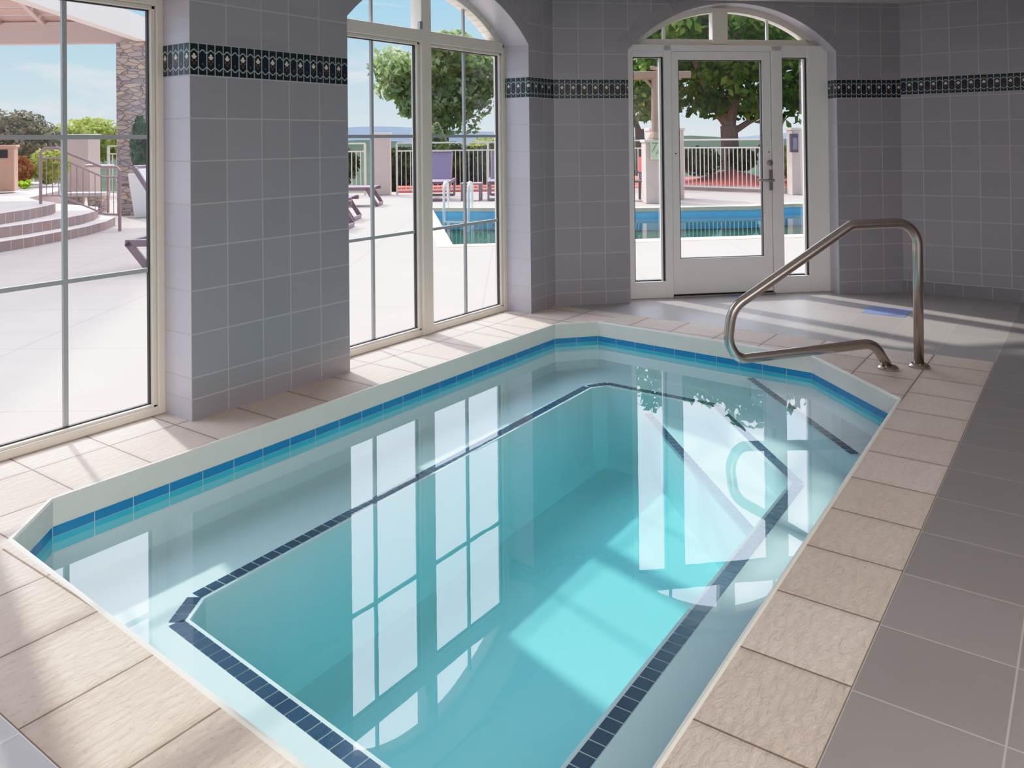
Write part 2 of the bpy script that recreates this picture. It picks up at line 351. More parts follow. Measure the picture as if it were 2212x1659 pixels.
# ---------------------------------------------------------------- interior walls
YL = 3.476; C1 = Vector((5.407, 3.476)); CD = Vector((.698, -.716)); CN = Vector((.716, .698))
CD.normalize(); CN = Vector((-CD.y, CD.x)); C2 = C1 + CD * 2.994
CEIL = 2.436
def arch_z(s, a, b, spring, crown):
    w = (b - a) / 2; r = crown - spring; Rr = (w * w + r * r) / (2 * r); x = s - (a + b) / 2
    return crown - Rr + math.sqrt(max(0., Rr * Rr - x * x))
def wall(name, O, D, N, cols, openings, thick, mat, label):
    """O origin, D along, N outward; cols: list of (s, tile index); openings: (a,b,spring,crown)"""
    V = []; F = []; U = []; U2 = []; RV = []
    def P(s, d, z): return (O[0] + D[0] * s + N[0] * d, O[1] + D[1] * s + N[1] * d, z)
    def tu(s):
        for (s0, u0), (s1, u1) in zip(cols, cols[1:]):
            if s <= s1 or (s1, u1) == cols[-1]: return u0 + (s - s0) / (s1 - s0) * (u1 - u0)
    def quad(p, uv, uv2):
        b = len(V); V.extend(p); F.append([b, b + 1, b + 2, b + 3]); U.append(uv); U2.append(uv2)
    def face(sa, sb, za0, zb0, z1, d, flip=False):
        p = [P(sa, d, za0), P(sb, d, zb0), P(sb, d, z1), P(sa, d, z1)]
        uv = [(tu(sa), za0 / TILE), (tu(sb), zb0 / TILE), (tu(sb), z1 / TILE), (tu(sa), z1 / TILE)]; u2 = [(sa, za0), (sb, zb0), (sb, z1), (sa, z1)]
        if flip: p, uv, u2 = p[::-1], uv[::-1], u2[::-1]
        quad(p, uv, u2)
    brk = sorted(set([c[0] for c in cols]) | set(x for o in openings for x in o[:2]))
    for a, b in zip(brk, brk[1:]):
        m = (a + b) / 2; op = [o for o in openings if o[0] < m < o[1]]
        if not op:
            face(a, b, 0, 0, CEIL, 0); face(a, b, 0, 0, CEIL + .3, thick, True)
        else:
            o = op[0]; n = max(2, int((b - a) / .06))
            for k in range(n):
                x0 = a + (b - a) * k / n; x1 = a + (b - a) * (k + 1) / n; z0 = arch_z(x0, *o); z1 = arch_z(x1, *o)
                face(x0, x1, z0, z1, CEIL, 0); face(x0, x1, z0, z1, CEIL + .3, thick, True)
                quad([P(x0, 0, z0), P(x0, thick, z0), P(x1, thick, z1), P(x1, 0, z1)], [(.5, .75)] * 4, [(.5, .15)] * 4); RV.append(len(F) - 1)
    for a, b, sp, cr in openings:
        for s, fl in ((a, False), (b, True)):
            p = [P(s, 0, 0), P(s, thick, 0), P(s, thick, sp), P(s, 0, sp)]
            w = thick / TILE; off = .30
            uv = [(off, 0), (off + w * .45, 0), (off + w * .45, sp / TILE), (off, sp / TILE)]; u2 = [(s, 0), (s + thick, 0), (s + thick, sp), (s, sp)]
            if fl: p, uv, u2 = p[::-1], uv[::-1], u2[::-1]
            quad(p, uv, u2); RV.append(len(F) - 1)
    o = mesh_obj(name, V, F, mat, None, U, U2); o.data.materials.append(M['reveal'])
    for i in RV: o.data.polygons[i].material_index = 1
    return tag(o, label, None, None, 'structure')

LX = [2.226, 2.427, 2.635, 2.81, 3.017, 3.227, 5.061, 5.264, 5.407]
cols = [(-4.4 + .205 * 0, -33.)] + [(2.226 - 1.834 - 1.0, -5.), (2.226 - 1.834, 0.), (2.226, 9.), (2.427, 10.), (2.635, 11.), (2.81, 12.), (3.017, 13.), (3.227, 14.), (5.061, 23.), (5.264, 24.), (5.41, 24.72)]
O1 = (2.226 - 1.834, 2.226, 2.035, 2.415); O2 = (3.227, 5.061, 2.035, 2.415)
wall('wall_left', (0, YL), (1, 0), (0, 1), cols, [O1, O2], .31, M['wall_l'], 'lavender tiled window wall beside the spa')
OD = (.612, 2.41, 2.03, 2.418)
cc = [(0., 0.), (.203, 1.), (.408, 2.), (.612, 3.), (2.41, 12.), (2.613, 13.), (2.817, 14.), (2.994, 14.85)]
wall('wall_corner', C1, CD, CN, cc, [OD], .31, M['wall_l'], 'lavender tiled angled wall around the glass door')
wall('wall_right', C2, (0, -1), (1, 0), [(0., .185), (.166, 1.), (6.6, 1 + 6.434 / .206)], [], .2, M['wall_r'], 'lavender tiled wall behind the grab rail')
wall('wall_back', (C2.x, -5.2), (-1, 0), (0, -1), [(0, 0), (11.9, 58.)], [], .2, M['wall_l'], 'tiled wall behind the viewer')
wall('wall_near', (-4.4, -5.2), (0, 1), (-1, 0), [(0, 0), (8.7, 42.)], [], .2, M['wall_l'], 'tiled wall at the near end of the room')
ce = MB().prism([(-4.4, -5.2), (7.7, -5.2), (7.7, 1.2), (5.55, 3.6), (-4.4, 3.6)], CEIL, CEIL + .12).build('ceiling', M['ceiling']); tag(ce, kind='structure')

# arch trim of radial tiles
def arch_trim(name, O, D, N, op):
    a, b, sp, cr = op; w = (b - a) / 2; r = cr - sp; Rr = (w * w + r * r) / (2 * r); cx = (a + b) / 2; cz = cr - Rr
    th = math.asin(w / Rr); n = 21; mb = MB(); bk = MB()
    def P(s, d, z): return (O[0] + D[0] * s + N[0] * d, O[1] + D[1] * s + N[1] * d, z)
    def ring(mb, t0, t1, r0, r1, d0, d1):
        v = []
        for d in (d0, d1):
            for rr, tt in ((r0, t0), (r0, t1), (r1, t1), (r1, t0)): v.append(P(cx + rr * math.sin(tt), d, min(CEIL - .002, cz + rr * math.cos(tt))))
        mb.add(v, [[0, 1, 2, 3], [7, 6, 5, 4], [0, 4, 5, 1], [1, 5, 6, 2], [2, 6, 7, 3], [3, 7, 4, 0]])
    for k in range(n):
        t0 = -th + 2 * th * k / n; t1 = -th + 2 * th * (k + 1) / n
        ring(bk, t0, t1, Rr + .001, Rr + .105, -.002, .004); ring(mb, t0 + .0022, t1 - .0022, Rr + .002, Rr + .1015, -.004, .003)
    o = mb.build(name, M['arch_tile']); tag(o, kind='structure'); bk.build('grout_bed', M['grout'], o)
    return o
arch_trim('trim_1', (0, YL), (1, 0), (0, 1), O1); arch_trim('trim_2', (0, YL), (1, 0), (0, 1), O2); arch_trim('trim_3', C1, CD, CN, OD)

# right wall base tiles have joints of their own
t = NT('base_tiles'); u, v_, _ = t.sep(t.coord()); 
g = t.M('LESS_THAN', t.M('ABSOLUTE', t.M('SUBTRACT', t.M('FRACT', t.M('DIVIDE', t.M('ADD', v_, 20.02), .206)), .5)), .012)
t.bsdf(t.mix(g, (.25, .235, .255), (.44, .42, .41)), .35); M['basetile'] = t.m
o = MB().box(C2.x - .006, C2.x + .01, -5.2, C2.y, 0, .097).build('baseboard_right', M['basetile']); tag(o, kind='structure')

# ---------------------------------------------------------------- windows
def arc_strip(mb, a, b, spring, crown, w, d0, d1, zmin, n=28):
    """strip of width w just inside the arch, above zmin"""
    ww = (b - a) / 2; r = crown - spring; Rr = (ww * ww + r * r) / (2 * r); cx = (a + b) / 2; cz = crown - Rr
    th = math.asin(min(1, ww / Rr)); P = []
    for k in range(n + 1):
        t = -th + 2 * th * k / n
        for rr in (Rr + .01, Rr - w): P.append((cx + rr * math.sin(t), max(zmin - .004, cz + rr * math.cos(t))))
    for k in range(n):
        q = [P[2 * k], P[2 * k + 2], P[2 * k + 3], P[2 * k + 1]]
        v = [(x, d0, z) for x, z in q] + [(x, d1, z) for x, z in q]
        mb.add(v, [[0, 1, 2, 3], [7, 6, 5, 4], [0, 4, 5, 1], [2, 6, 7, 3], [1, 5, 6, 2], [3, 7, 4, 0]])
def arc_pane(a, b, op, inset, d, z0, n=16):
    A, B, sp, cr = op; v = []; f = []
    for k in range(n + 1):
        s = a + (b - a) * k / n; z = max(z0, arch_z(min(max(s, A), B), A, B, sp, cr) - inset); v += [(s, d, z0), (s, d, z)]
    for k in range(n): f.append([2 * k, 2 * k + 2, 2 * k + 3, 2 * k + 1])
    return v, f
def window(name, x0, label):
    r = empty(name, (x0, YL, 0)); tag(r, label, None, None, 'structure')
    W = 1.834; op = (0, W, 2.035, 2.415); d0, d1 = .222, .31
    f = MB()
    f.box(-.005, .034, d0, d1, 0, 2.05).box(W - .034, W + .005, d0, d1, 0, 2.05).box(.03, W - .03, d0, d1, 0, .040)
    arc_strip(f, 0, W, 2.035, 2.415, .052, d0, d1, 1.99)
    f.build('frame', M['frame'], r, .006)
    MB().box(.867, .967, d0 - .012, d1, .0, 2.36).build('mullion_post', M['frame'], r, .006)
    MB().box(.03, W - .03, d0 - .006, d1, 1.985, 2.067).build('transom_bar', M['frame'], r, .006)
    g0 = .266
    for a, b in ((.034, .867), (.967, W - .034)):
        s = MB(); i = .022
        s.box(a, a + i, d0 + .012, g0 + .01, .036, 1.99).box(b - i, b, d0 + .012, g0 + .01, .036, 1.99).box(a, b, d0 + .012, g0 + .01, .036, .036 + .016).box(a, b, d0 + .012, g0 + .01, 1.985 - .022, 1.985)
        so = s.build('sash', M['frame'], r, .004)
        gk = MB(); j = i; e = .007
        gk.box(a + j, a + j + e, g0 - .012, g0 + .006, .052, 1.963).box(b - j - e, b - j, g0 - .012, g0 + .006, .052, 1.963).box(a + j, b - j, g0 - .012, g0 + .006, 1.957, 1.963).box(a + j, b - j, g0 - .012, g0 + .006, .052, .058)
        gk.build('gasket', M['gasket'], so)
        MB().box(a + i, b - i, g0, g0 + .004, .052, 1.963).build('glass_pane', M['glass'], r)
        m = (a + b) / 2; mm = MB()
        mm.box(m - .010, m + .010, g0 - .007, g0 + .011, .052, 1.963)
        for z in (.70, 1.345): mm.box(a + i, b - i, g0 - .0065, g0 + .0105, z - .010, z + .010)
        mm.build('muntin_grid', M['muntin'], r)
        v, q = arc_pane(a + .001, b - .001, op, .045, g0, 2.06); mesh_obj('arched_pane', v, q, M['glass'], r)
        MB().box(m - .009, m + .009, g0 - .007, g0 + .011, 2.06, arch_z(m, *op) - .055).build('muntin_bar', M['muntin'], r)
    return r
window('window_1', O1[0], 'tall arched cream window nearest the viewer, showing the porch and steps')
window('window_2', O2[0], 'tall arched cream window between the tiled pier and the corner, showing loungers')
# small brass catch on the arched light
o = MB().box(3.227 + .84, 3.227 + .868, YL + .20, YL + .222, 2.07, 2.12).build('window_catch', M['nickel']); 
o.parent = bpy.data.objects['window_2']; o.location = (-3.227, -YL, 0)

# ---------------------------------------------------------------- glass door in the angled wall
r = empty('door_1', (C1.x, C1.y, 0), math.atan2(CD.y, CD.x)); tag(r, 'white glazed door with sidelights under an arched light', None, None, 'structure')
d0, d1 = .135, .215; op = (.612, 2.41, 2.03, 2.418)
f = MB().box(.605, .694, d0, d1, 0, 2.09).box(2.228, 2.415, d0, d1, 0, 2.09).box(.957, 1.022, d0, d1, 0, 2.09).box(1.903, 1.998, d0, d1, 0, 2.09)
f.box(.69, 2.23, d0, d1, 2.038, 2.092).box(.69, .96, d0, d1, 0, .137).box(1.99, 2.23, d0, d1, 0, .143)
f.box(.69, .96, d0 + .01, d1, 1.99, 2.04).box(1.99, 2.23, d0 + .01, d1, 1.99, 2.04)
f.build('door_frame', M['dframe'], r, .005)
tr = MB().box(.60, 2.42, d0 + .02, d1 + .02, 2.086, 2.138); arc_strip(tr, *op, .05, d0 + .02, d1 + .02, 2.09); tr.box(1.387, 1.521, d0 + .005, d1, 2.10, 2.40)
tr.build('arched_light_frame', M['frame'], r, .005)
for a, b in ((.66, 1.39), (1.52, 2.36)):
    v, q = arc_pane(a, b, op, .045, .19, 2.125); mesh_obj('arched_pane', v, q, M['glass_h'], r)
for s in (.977, 1.892):
    MB().box(s - .011, s + .011, .18, .198, 2.13, arch_z(s, *op) - .045).build('muntin_bar', M['dframe'], r)
for a, b, z0 in ((.694, .957, .137), (1.998, 2.228, .143)):
    MB().box(a, b, .185, .19, z0, 1.995).build('sidelight_pane', M['glass'], r)
    MB().box(a, a + .012, .16, .20, z0, 1.99).box(b - .016, b, .16, .20, z0, 1.99).box(a, b, .16, .20, 1.982, 1.99).box(a, b, .16, .2, z0, z0 + .01).build('sidelight_gasket', M['gasket'], r)
    MB().box(b - .034, b - .018, .155, .18, z0, 1.98).build('sidelight_stop', M['dframe'], r)
lf = MB().box(1.025, 1.088, d0 + .012, d0 + .055, .022, 2.034).box(1.822, 1.90, d0 + .012, d0 + .055, .022, 2.034).box(1.08, 1.83, d0 + .012, d0 + .055, 1.966, 2.034).box(1.08, 1.83, d0 + .012, d0 + .055, .022, .316)
leaf = lf.build('door_leaf', M['dframe'], r, .004)
MB().box(1.08, 1.83, d0 + .032, d0 + .036, .31, 1.97).build('door_pane', M['glass'], leaf)
e = .007
MB().box(1.088, 1.088 + e, d0 + .02, d0 + .05, .316, 1.966).box(1.822 - e, 1.822, d0 + .02, d0 + .05, .316, 1.966).box(1.088, 1.822, d0 + .02, d0 + .05, 1.96, 1.966).box(1.088, 1.822, d0 + .02, d0 + .05, .316, .321).build('door_gasket', M['gasket'], leaf)
h = MB().box(1.872, 1.898, d0 - .004, d0 + .014, .87, 1.04)
h.tube([(1.885, d0 + .01, .955), (1.885, d0 - .05, .955)], .011).tube([(1.89, d0 - .05, .955), (1.83, d0 - .052, .957), (1.745, d0 - .048, .960)], [.011, .010, .009])
h.build('lever_handle', M['nickel'], leaf, smooth=False)
db = MB().lathe([(.026, 0), (.026, .010), (.02, .014), (.008, .015)], 20); ob = db.build('deadbolt', M['nickel'], leaf); ob.location = (1.882, d0 + .012, 1.098); ob.rotation_euler = (PI / 2, 0, 0)
for s, z in ((1.876, 1.19), (1.056, 1.187)):
    k = MB().lathe([(.006, 0), (.006, .002)], 12).build('screw_hole', M['dark'], leaf); k.location = (s, d0 + .0125, z); k.rotation_euler = (PI / 2, 0, 0)
MB().box(1.022, 1.903, d0 - .03, d1, 0, .014).build('threshold', M['nickel'], r)
MB().box(1.022, 1.903, d0 + .03, d1, .013, .024).build('door_sweep', M['dark'], r)

# ---------------------------------------------------------------- floor, coping, spa pool
PO = [(1.209, 2.951), (1.438, 3.164), (4.864, 3.152), (5.115, 2.929), (5.012, 1.392), (4.421, .801), (1.325, .748), (1.095, .96)]
RI = [(1.56, 2.593), (1.709, 2.695), (4.677, 2.79), (4.827, 2.698), (4.81, 1.91), (3.926, 1.135), (1.60, 1.088), (1.452, 1.22)]
def inset(poly, d):
    n = len(poly); out = []
    for i in range(n):
        p0, p, p1 = Vector(poly[i - 1]), Vector(poly[i]), Vector(poly[(i + 1) % n])
        e0 = (p - p0).normalized(); e1 = (p1 - p).normalized()
        n0 = Vector((e0.y, -e0.x)); n1 = Vector((e1.y, -e1.x))     # clockwise order: inward normal is right of travel
        m = (n0 + n1).normalized(); out.append(p + m * (d / max(.2, m.dot(n0))))
    return [tuple(v) for v in out]
def clip(poly, a, b, keep_left):
    """part of poly on one side of the line a-b"""
    out = []; n = len(poly)
    def sd(p): return (b[0] - a[0]) * (p[1] - a[1]) - (b[1] - a[1]) * (p[0] - a[0])
    for i in range(n):
        p, q = poly[i], poly[(i + 1) % n]; sp, sq = sd(p), sd(q)
        if not keep_left: sp, sq = -sp, -sq
        if sp >= 0: out.append(p)
        if (sp > 0) != (sq > 0) and abs(sp - sq) > 1e-12:
            t = sp / (sp - sq); out.append((p[0] + (q[0] - p[0]) * t, p[1] + (q[1] - p[1]) * t))
    return out if len(out) > 2 else []
def minus(poly, hole):                # hole convex, clockwise
    pieces = []; rest = poly
    for i in range(len(hole)):
        a, b = hole[i], hole[(i + 1) % len(hole)]
        o = clip(rest, a, b, True)
        if o: pieces.append(o)
        rest = clip(rest, a, b, False)
        if not rest: break
    return pieces
def flat(name, pieces, mat):
    V = []; F = []; U = []
    for poly, fu in pieces:
        a = sum(poly[i][0] * poly[(i + 1) % len(poly)][1] - poly[(i + 1) % len(poly)][0] * poly[i][1] for i in range(len(poly)))
        if abs(a) < 1e-7: continue
        if a < 0: poly = poly[::-1]
        b = len(V); V += [(x, y, 0) for x, y in poly]; F.append(list(range(b, b + len(poly)))); U.append([fu(x, y) for x, y in poly])
    return mesh_obj(name, V, F, mat, None, U)
rect = lambda x0, x1, y0, y1: [(x0, y0), (x1, y0), (x1, y1), (x0, y1)]
pc = []
for rc, fu in ((rect(.83, 5.43, .487, .80), lambda x, y: ((x - 4.25) / .3155, (y - .487) / .313)),
               (rect(3.2, 5.43, .80, 2.9), lambda x, y: ((x - 5.43) / .3135, (y - .487) / .313)),
               (rect(.83, 3.2, .80, 2.9), lambda x, y: ((x - .83) / .345, (y - 2.605) / .3135)),
               (rect(.83, 5.43, 2.9, 3.84), lambda x, y: ((x - 1.53) / .3135, (y - 3.5) / .345))):
    for q in minus(rc, PO): pc.append((q, fu))
cop = flat('floor_coping', pc, M['coping']); tag(cop, 'rough beige stone tiles bordering the indoor spa', None, None, 'structure')
fl = flat('floor', [(rect(-4.4, 7.6, -5.2, .487), lambda x, y: ((x - 4.235) / .315, (y - .487) / .3135)),
                    ([(5.43, .487), (7.6, .487), (7.6, 1.55), (5.43, 3.84)], lambda x, y: ((x - 5.43) / .3135, (y - .487) / .3135)),
                    (rect(-4.4, .83, .487, 3.84), lambda x, y: ((x - .83) / .3135, (y - 1.965) / .3135))], M['floor']); tag(fl, kind='structure'); fl.data.materials.append(M['floor_sunlit']); fl.data.polygons[1].material_index = 1

ZW = -.132
spa = empty('spa_pool', (3.1, 2., 0)); tag(spa, 'sunken indoor spa with cut corners, blue waterline tiles and navy edging', 'pool', None, 'thing')
SPX = Matrix.Translation((-3.1, -2., 0))
def spa_part(o): o.parent = spa; o.matrix_parent_inverse = SPX; return o
def ring_faces(polys_z):             # list of (poly, z): consecutive loops joined
    V = []; F = []
    for poly, z in polys_z: V += [(x, y, z) for x, y in poly]
    n = len(polys_z[0][0])
    for k in range(len(polys_z) - 1):
        for i in range(n): F.append([k * n + i, k * n + (i + 1) % n, (k + 1) * n + (i + 1) % n, (k + 1) * n + i])
    return V, F
I1 = inset(PO, .014); I2 = inset(PO, .018); I3 = inset(PO, .022)
v, f = ring_faces([(PO, 0.), (inset(PO, .006), .004), (I1, .002), (inset(PO, .019), -.006), (I2, -.10), (inset(PO, .012), -.103)])
spa_part(mesh_obj('lip', v, f, M['lip'], None))
# waterline tiles: separate tiles in one strip per side
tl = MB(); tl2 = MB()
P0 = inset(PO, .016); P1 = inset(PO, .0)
for i in range(8):
    a = Vector(P0[i]); b = Vector(P0[(i + 1) % 8]); L = (b - a).length; n = max(1, round(L / .156)); d = (b - a) / n
    for k in range(n):
        p = a + d * k + d.normalized() * .0015; q = a + d * (k + 1) - d.normalized() * .0015
        tl.add([(p.x, p.y, -.102), (q.x, q.y, -.102), (q.x, q.y, -.139), (p.x, p.y, -.139)], [[0, 1, 2, 3]])
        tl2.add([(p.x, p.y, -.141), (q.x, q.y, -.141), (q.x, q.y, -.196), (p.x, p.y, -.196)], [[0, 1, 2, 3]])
spa_part(tl.build('waterline_tiles', M['blue'])); spa_part(tl2.build('lit_underwater_row', M['blue_lit']))  # second strip: submerged part of the tile, coloured lighter as if lit
RIN = inset(RI, .066)
v, f = ring_faces([(inset(PO, .0145), -.10), (inset(PO, .0145), -.20), (I2, -.203), (I2, -.325), (inset(PO, .03), -.33), (RIN, -.33), (inset(RI, .07), -.336), (inset(RI, .075), -.80), (inset(RI, .13), -.85)])
n0 = len(v); v += [(x, y, -.85) for x, y in inset(RI, .13)]; f.append(list(range(n0, n0 + 8)))
spa_part(mesh_obj('basin', v, f, M['plaster'], None))
# shallow entry step in the big cut corner and a lower step inside the ring
st = MB().prism([(5.01, 1.775), (5.0, 1.392), (4.421, .815), (4.13, .81), (4.06, .93), (4.98, 1.76)], -.34, -.19); spa_part(st.build('entry_step', M['plaster'], None, .008))
st = MB().prism([(4.765, 2.36), (4.765, 1.97), (3.94, 1.21), (3.52, 1.20), (3.60, 1.265)], -.86, -.45); spa_part(st.build('lower_step', M['plaster'], None, .01))
def trim_strip(name, a, b, w, z, length=.052, inward=None):
    a = Vector(a); b = Vector(b); e = (b - a); L = e.length; e.normalize(); nn = Vector((e.y, -e.x)) if inward is None else inward
    n = max(1, int(L / length)); d = L / n; mb = MB()
    for k in range(n):
        p = a + e * (d * k + .002); q = a + e * (d * (k + 1) - .002)
        mb.add([(p.x, p.y, z), (q.x, q.y, z), (q.x + nn.x * w, q.y + nn.y * w, z), (p.x + nn.x * w, p.y + nn.y * w, z)], [[0, 1, 2, 3]])
    return spa_part(mb.build(name, M['navy']))
for i in range(8):
    a = Vector(RI[i]); b = Vector(RI[(i + 1) % 8]); e = (b - a).normalized() * .012
    trim_strip('navy_edge_tiles', a + e, b - e, .052, -.3285)
trim_strip('navy_edge_tiles', (5.0, 1.755), (4.075, .925), .045, -.1885)
trim_strip('navy_edge_tiles', (4.75, 2.335), (3.615, 1.275), .05, -.4485)
wv = MB().prism(inset(PO, .004), -1.0, ZW); wo = wv.build('spa_water', M['water']); tag(wo, 'clear turquoise spa water mirroring the windows', 'water', None, 'stuff')

# grab rail (in the upright plane through its two feet)
A = Vector((4.95, .965, 0)); Bv = Vector((5.088, .828, 0)); ex = (Bv - A).normalized()
g = empty('grab_rail', tuple(A + (Bv - A) * .5), 0, 'bent stainless steel grab rail standing on the coping at the spa corner', 'handrail')
prof = [(.194, .0), (.196, .80), (.02, .817), (-.235, .812), (-.80, .462), (-1.0, .30), (-.93, .105), (-.72, .112), (-.10, .142), (.0, .0)]
prof = [(.192, .004), (.196, .822), (-.215, .816), (-.93, .382), (-.955, .20), (-.90, .104), (-.085, .150), (.004, .004)]
pts = [A + ex * s + Vector((0, 0, z)) for s, z in prof]
path = fillet(pts, [.13, .08, .16, .14, .08, .10], 10)
loc = Vector(g.location)
MB().tube([p - loc for p in path], .027, 16).build('rail_tube', M['steel'], g, smooth=True)
for p in (A, Bv):
    MB().lathe([(.056, 0), (.056, .010), (.045, .020), (.029, .024)], 24, tuple(p - loc)).build('escutcheon', M['steel'], g, smooth=False)

# blue tiles set in the floor
bt = MB().box(6.42, 6.72, 1.135, 1.43, -.01, .002).build('depth_marker_tile', M['bluefloor']); tag(bt, 'square blue tile set flush in the floor behind the grab rail', 'floor tile')
bt = MB().box(6.50, 6.62, 2.33, 2.56, -.01, .002).build('depth_marker_tile', M['bluefloor']); tag(bt, 'small dark blue tile set flush at the door threshold', 'floor tile')

# ---------------------------------------------------------------- outdoors: ground, pool
OP = [(8.02, 6.72), (12.25, 10.80), (14.12, 7.22), (15.63, 5.45), (16.6, 4.95), (16.9, 4.2), (15.2, 2.2), (13.2, 1.9), (11.46, 3.22), (11.0, 3.69), (9.73, 4.97)]
OPc = OP[::-1]                                                      # counter-clockwise -> clockwise handling below
dk = []
bm = bmesh.new()
GZ = -.022
def poly_with_hole(name, outer, hole, z, mat):
    bm = bmesh.new()
    vo = [bm.verts.new((x, y, z)) for x, y in outer]; vh = [bm.verts.new((x, y, z)) for x, y in hole]
    es = [bm.edges.new((vo[i], vo[(i + 1) % len(vo)])) for i in range(len(vo))] + [bm.edges.new((vh[i], vh[(i + 1) % len(vh)])) for i in range(len(vh))]
    bmesh.ops.triangle_fill(bm, use_beauty=True, use_dissolve=False, edges=es, normal=(0, 0, 1))
    for f in bm.faces:
        if f.normal.z < 0: f.normal_flip()
    me = bpy.data.meshes.new(name); bm.to_mesh(me); bm.free(); me.materials.append(mat)
    return link(bpy.data.objects.new(name, me))
def scale_poly(p, k):
    cx = sum(a for a, b in p) / len(p); cy = sum(b for a, b in p) / len(p)
    return [(cx + (a - cx) * k, cy + (b - cy) * k) for a, b in p]
def offset_any(poly, d):              # outward offset of a roughly convex loop
    n = len(poly); ar = sum(poly[i][0] * poly[(i + 1) % n][1] - poly[(i + 1) % n][0] * poly[i][1] for i in range(n)); sg = 1 if ar > 0 else -1
    out = []
    for i in range(n):
        p0, p, p1 = Vector(poly[i - 1]), Vector(poly[i]), Vector(poly[(i + 1) % n]); e0 = (p - p0).normalized(); e1 = (p1 - p).normalized()
        m = (Vector((e0.y, -e0.x)) + Vector((e1.y, -e1.x))) * sg; m.normalize(); out.append(tuple(p + m * d))
    return out
OPO = offset_any(OP, .30)
wallline = [(-20, 3.79), (5.41, 3.79), (5.74, 3.70), (7.80, 1.55), (7.80, -30)]
deck = poly_with_hole('pool_deck', [(-20, 3.79), (5.60, 3.79), (7.75, 1.58), (7.75, -14), (21.5, -14), (21.5, 6), (20.3, 9.6), (15.4, 15.6), (9, 27.5), (-20, 27.5)], OPO, GZ, M['deck']); tag(deck, 'sunlit pinkish concrete pool deck', None, None, 'structure')
pool = empty('swimming_pool', (12., 6., GZ), 0, 'outdoor swimming pool with blue tile band beyond the glass door', 'pool')
PX = Matrix.Translation((-12., -6., -GZ))
def pp(o): o.parent = pool; o.matrix_parent_inverse = PX; return o
def wallring(polys): 
    V, F = ring_faces(polys); return V, F
v, f = ring_faces([(OPO, GZ), (OPO, GZ + .006), (OP, GZ + .006), (OP, -.09)]); pp(mesh_obj('coping', v, f, M['poolcop']))
v, f = ring_faces([(offset_any(OP, .02), -.085), (offset_any(OP, .02), -.30)]); pp(mesh_obj('tile_band', v, f, M['pooltile']))
v, f = ring_faces([(offset_any(OP, .03), -.28), (offset_any(OP, .03), -1.35)]); n0 = len(v); v += [(x, y, -1.35) for x, y in offset_any(OP, .04)]; f.append(list(range(n0, n0 + len(OP)))); pp(mesh_obj('basin', v, f, M['poolbasin']))
w = MB().prism(offset_any(OP, .025), -1.5, -.165).build('pool_water', M['pwater']); tag(w, 'blue outdoor pool water reflecting the fence', 'water', None, 'stuff')
# ladder
lad = empty('pool_ladder', (12.3, 10.3, GZ), 0, 'white pool ladder with two bent rails at the far pool edge', 'ladder')
inw = Vector((-.72, -.42, 0)).normalized(); al = Vector((.46, -.89, 0)).normalized()
base = Vector((12.42, 10.50, GZ))
for s in (-.03, .46):
    p = base + al * s
    q = [p + inw * -.10, p + inw * -.10 + Vector((0, 0, .50)), p + inw * .35 + Vector((0, 0, .53)), p + inw * .42 + Vector((0, 0, -.9))]
    MB().tube([x - Vector(lad.location) for x in fillet(q, [.14, .14], 6)], .028, 8).build('ladder_rail', M['white'], lad)
for z in (-.25, -.5, -.75):
    a = base + al * -.03 + inw * .40 + Vector((0, 0, z)); b = base + al * .46 + inw * .40 + Vector((0, 0, z))
    MB().bar(a - Vector(lad.location), b - Vector(lad.location), .08, .03).build('ladder_step', M['white'], lad)

# land beyond
gl = MB(); 
bm.free()
MBg = MB(); MBg.prism([(-200, 3.79), (5.6, 3.79), (7.75, 1.58), (7.75, -80), (300, -200), (300, 300), (-200, 300)], -.9, -.45)
gr = MBg.build('valley_ground', M['hill2']); tag(gr, 'green land beyond the pool fence', None, None, 'structure')
def ridge(name, dist, base, hfun, mat, label):
    V = []; F = []; n = 90
    for k in range(n + 1):
        a = math.radians(-25 + 140 * k / n); x, y = dist * math.cos(a), dist * math.sin(a); h = hfun(k / n)
        V += [(x * .9, y * .9, base), (x, y, base + h), (x * 1.25, y * 1.25, base)]
    for k in range(n): F += [[3 * k, 3 * k + 3, 3 * k + 4, 3 * k + 1], [3 * k + 1, 3 * k + 4, 3 * k + 5, 3 * k + 2]]
    o = mesh_obj(name, V, F, mat); return tag(o, label, None, None, 'structure')
rr = random.Random(3); ph = [rr.random() * 6.28 for _ in range(6)]
ridge('distant_hills', 420, -6, lambda t: 14.0 + 4.0 * math.sin(t * 9 + ph[0]) + 2.2 * math.sin(t * 23 + ph[1]) + 1.0 * math.sin(t * 61 + ph[2]), M['hill'], 'hazy blue hills on the horizon')
ridge('wooded_slope', 150, -3, lambda t: 4.1 + .5 * math.sin(t * 31 + ph[3]) + .4 * math.sin(t * 83 + ph[4]), M['hill2'], 'green wooded slope below the hills')

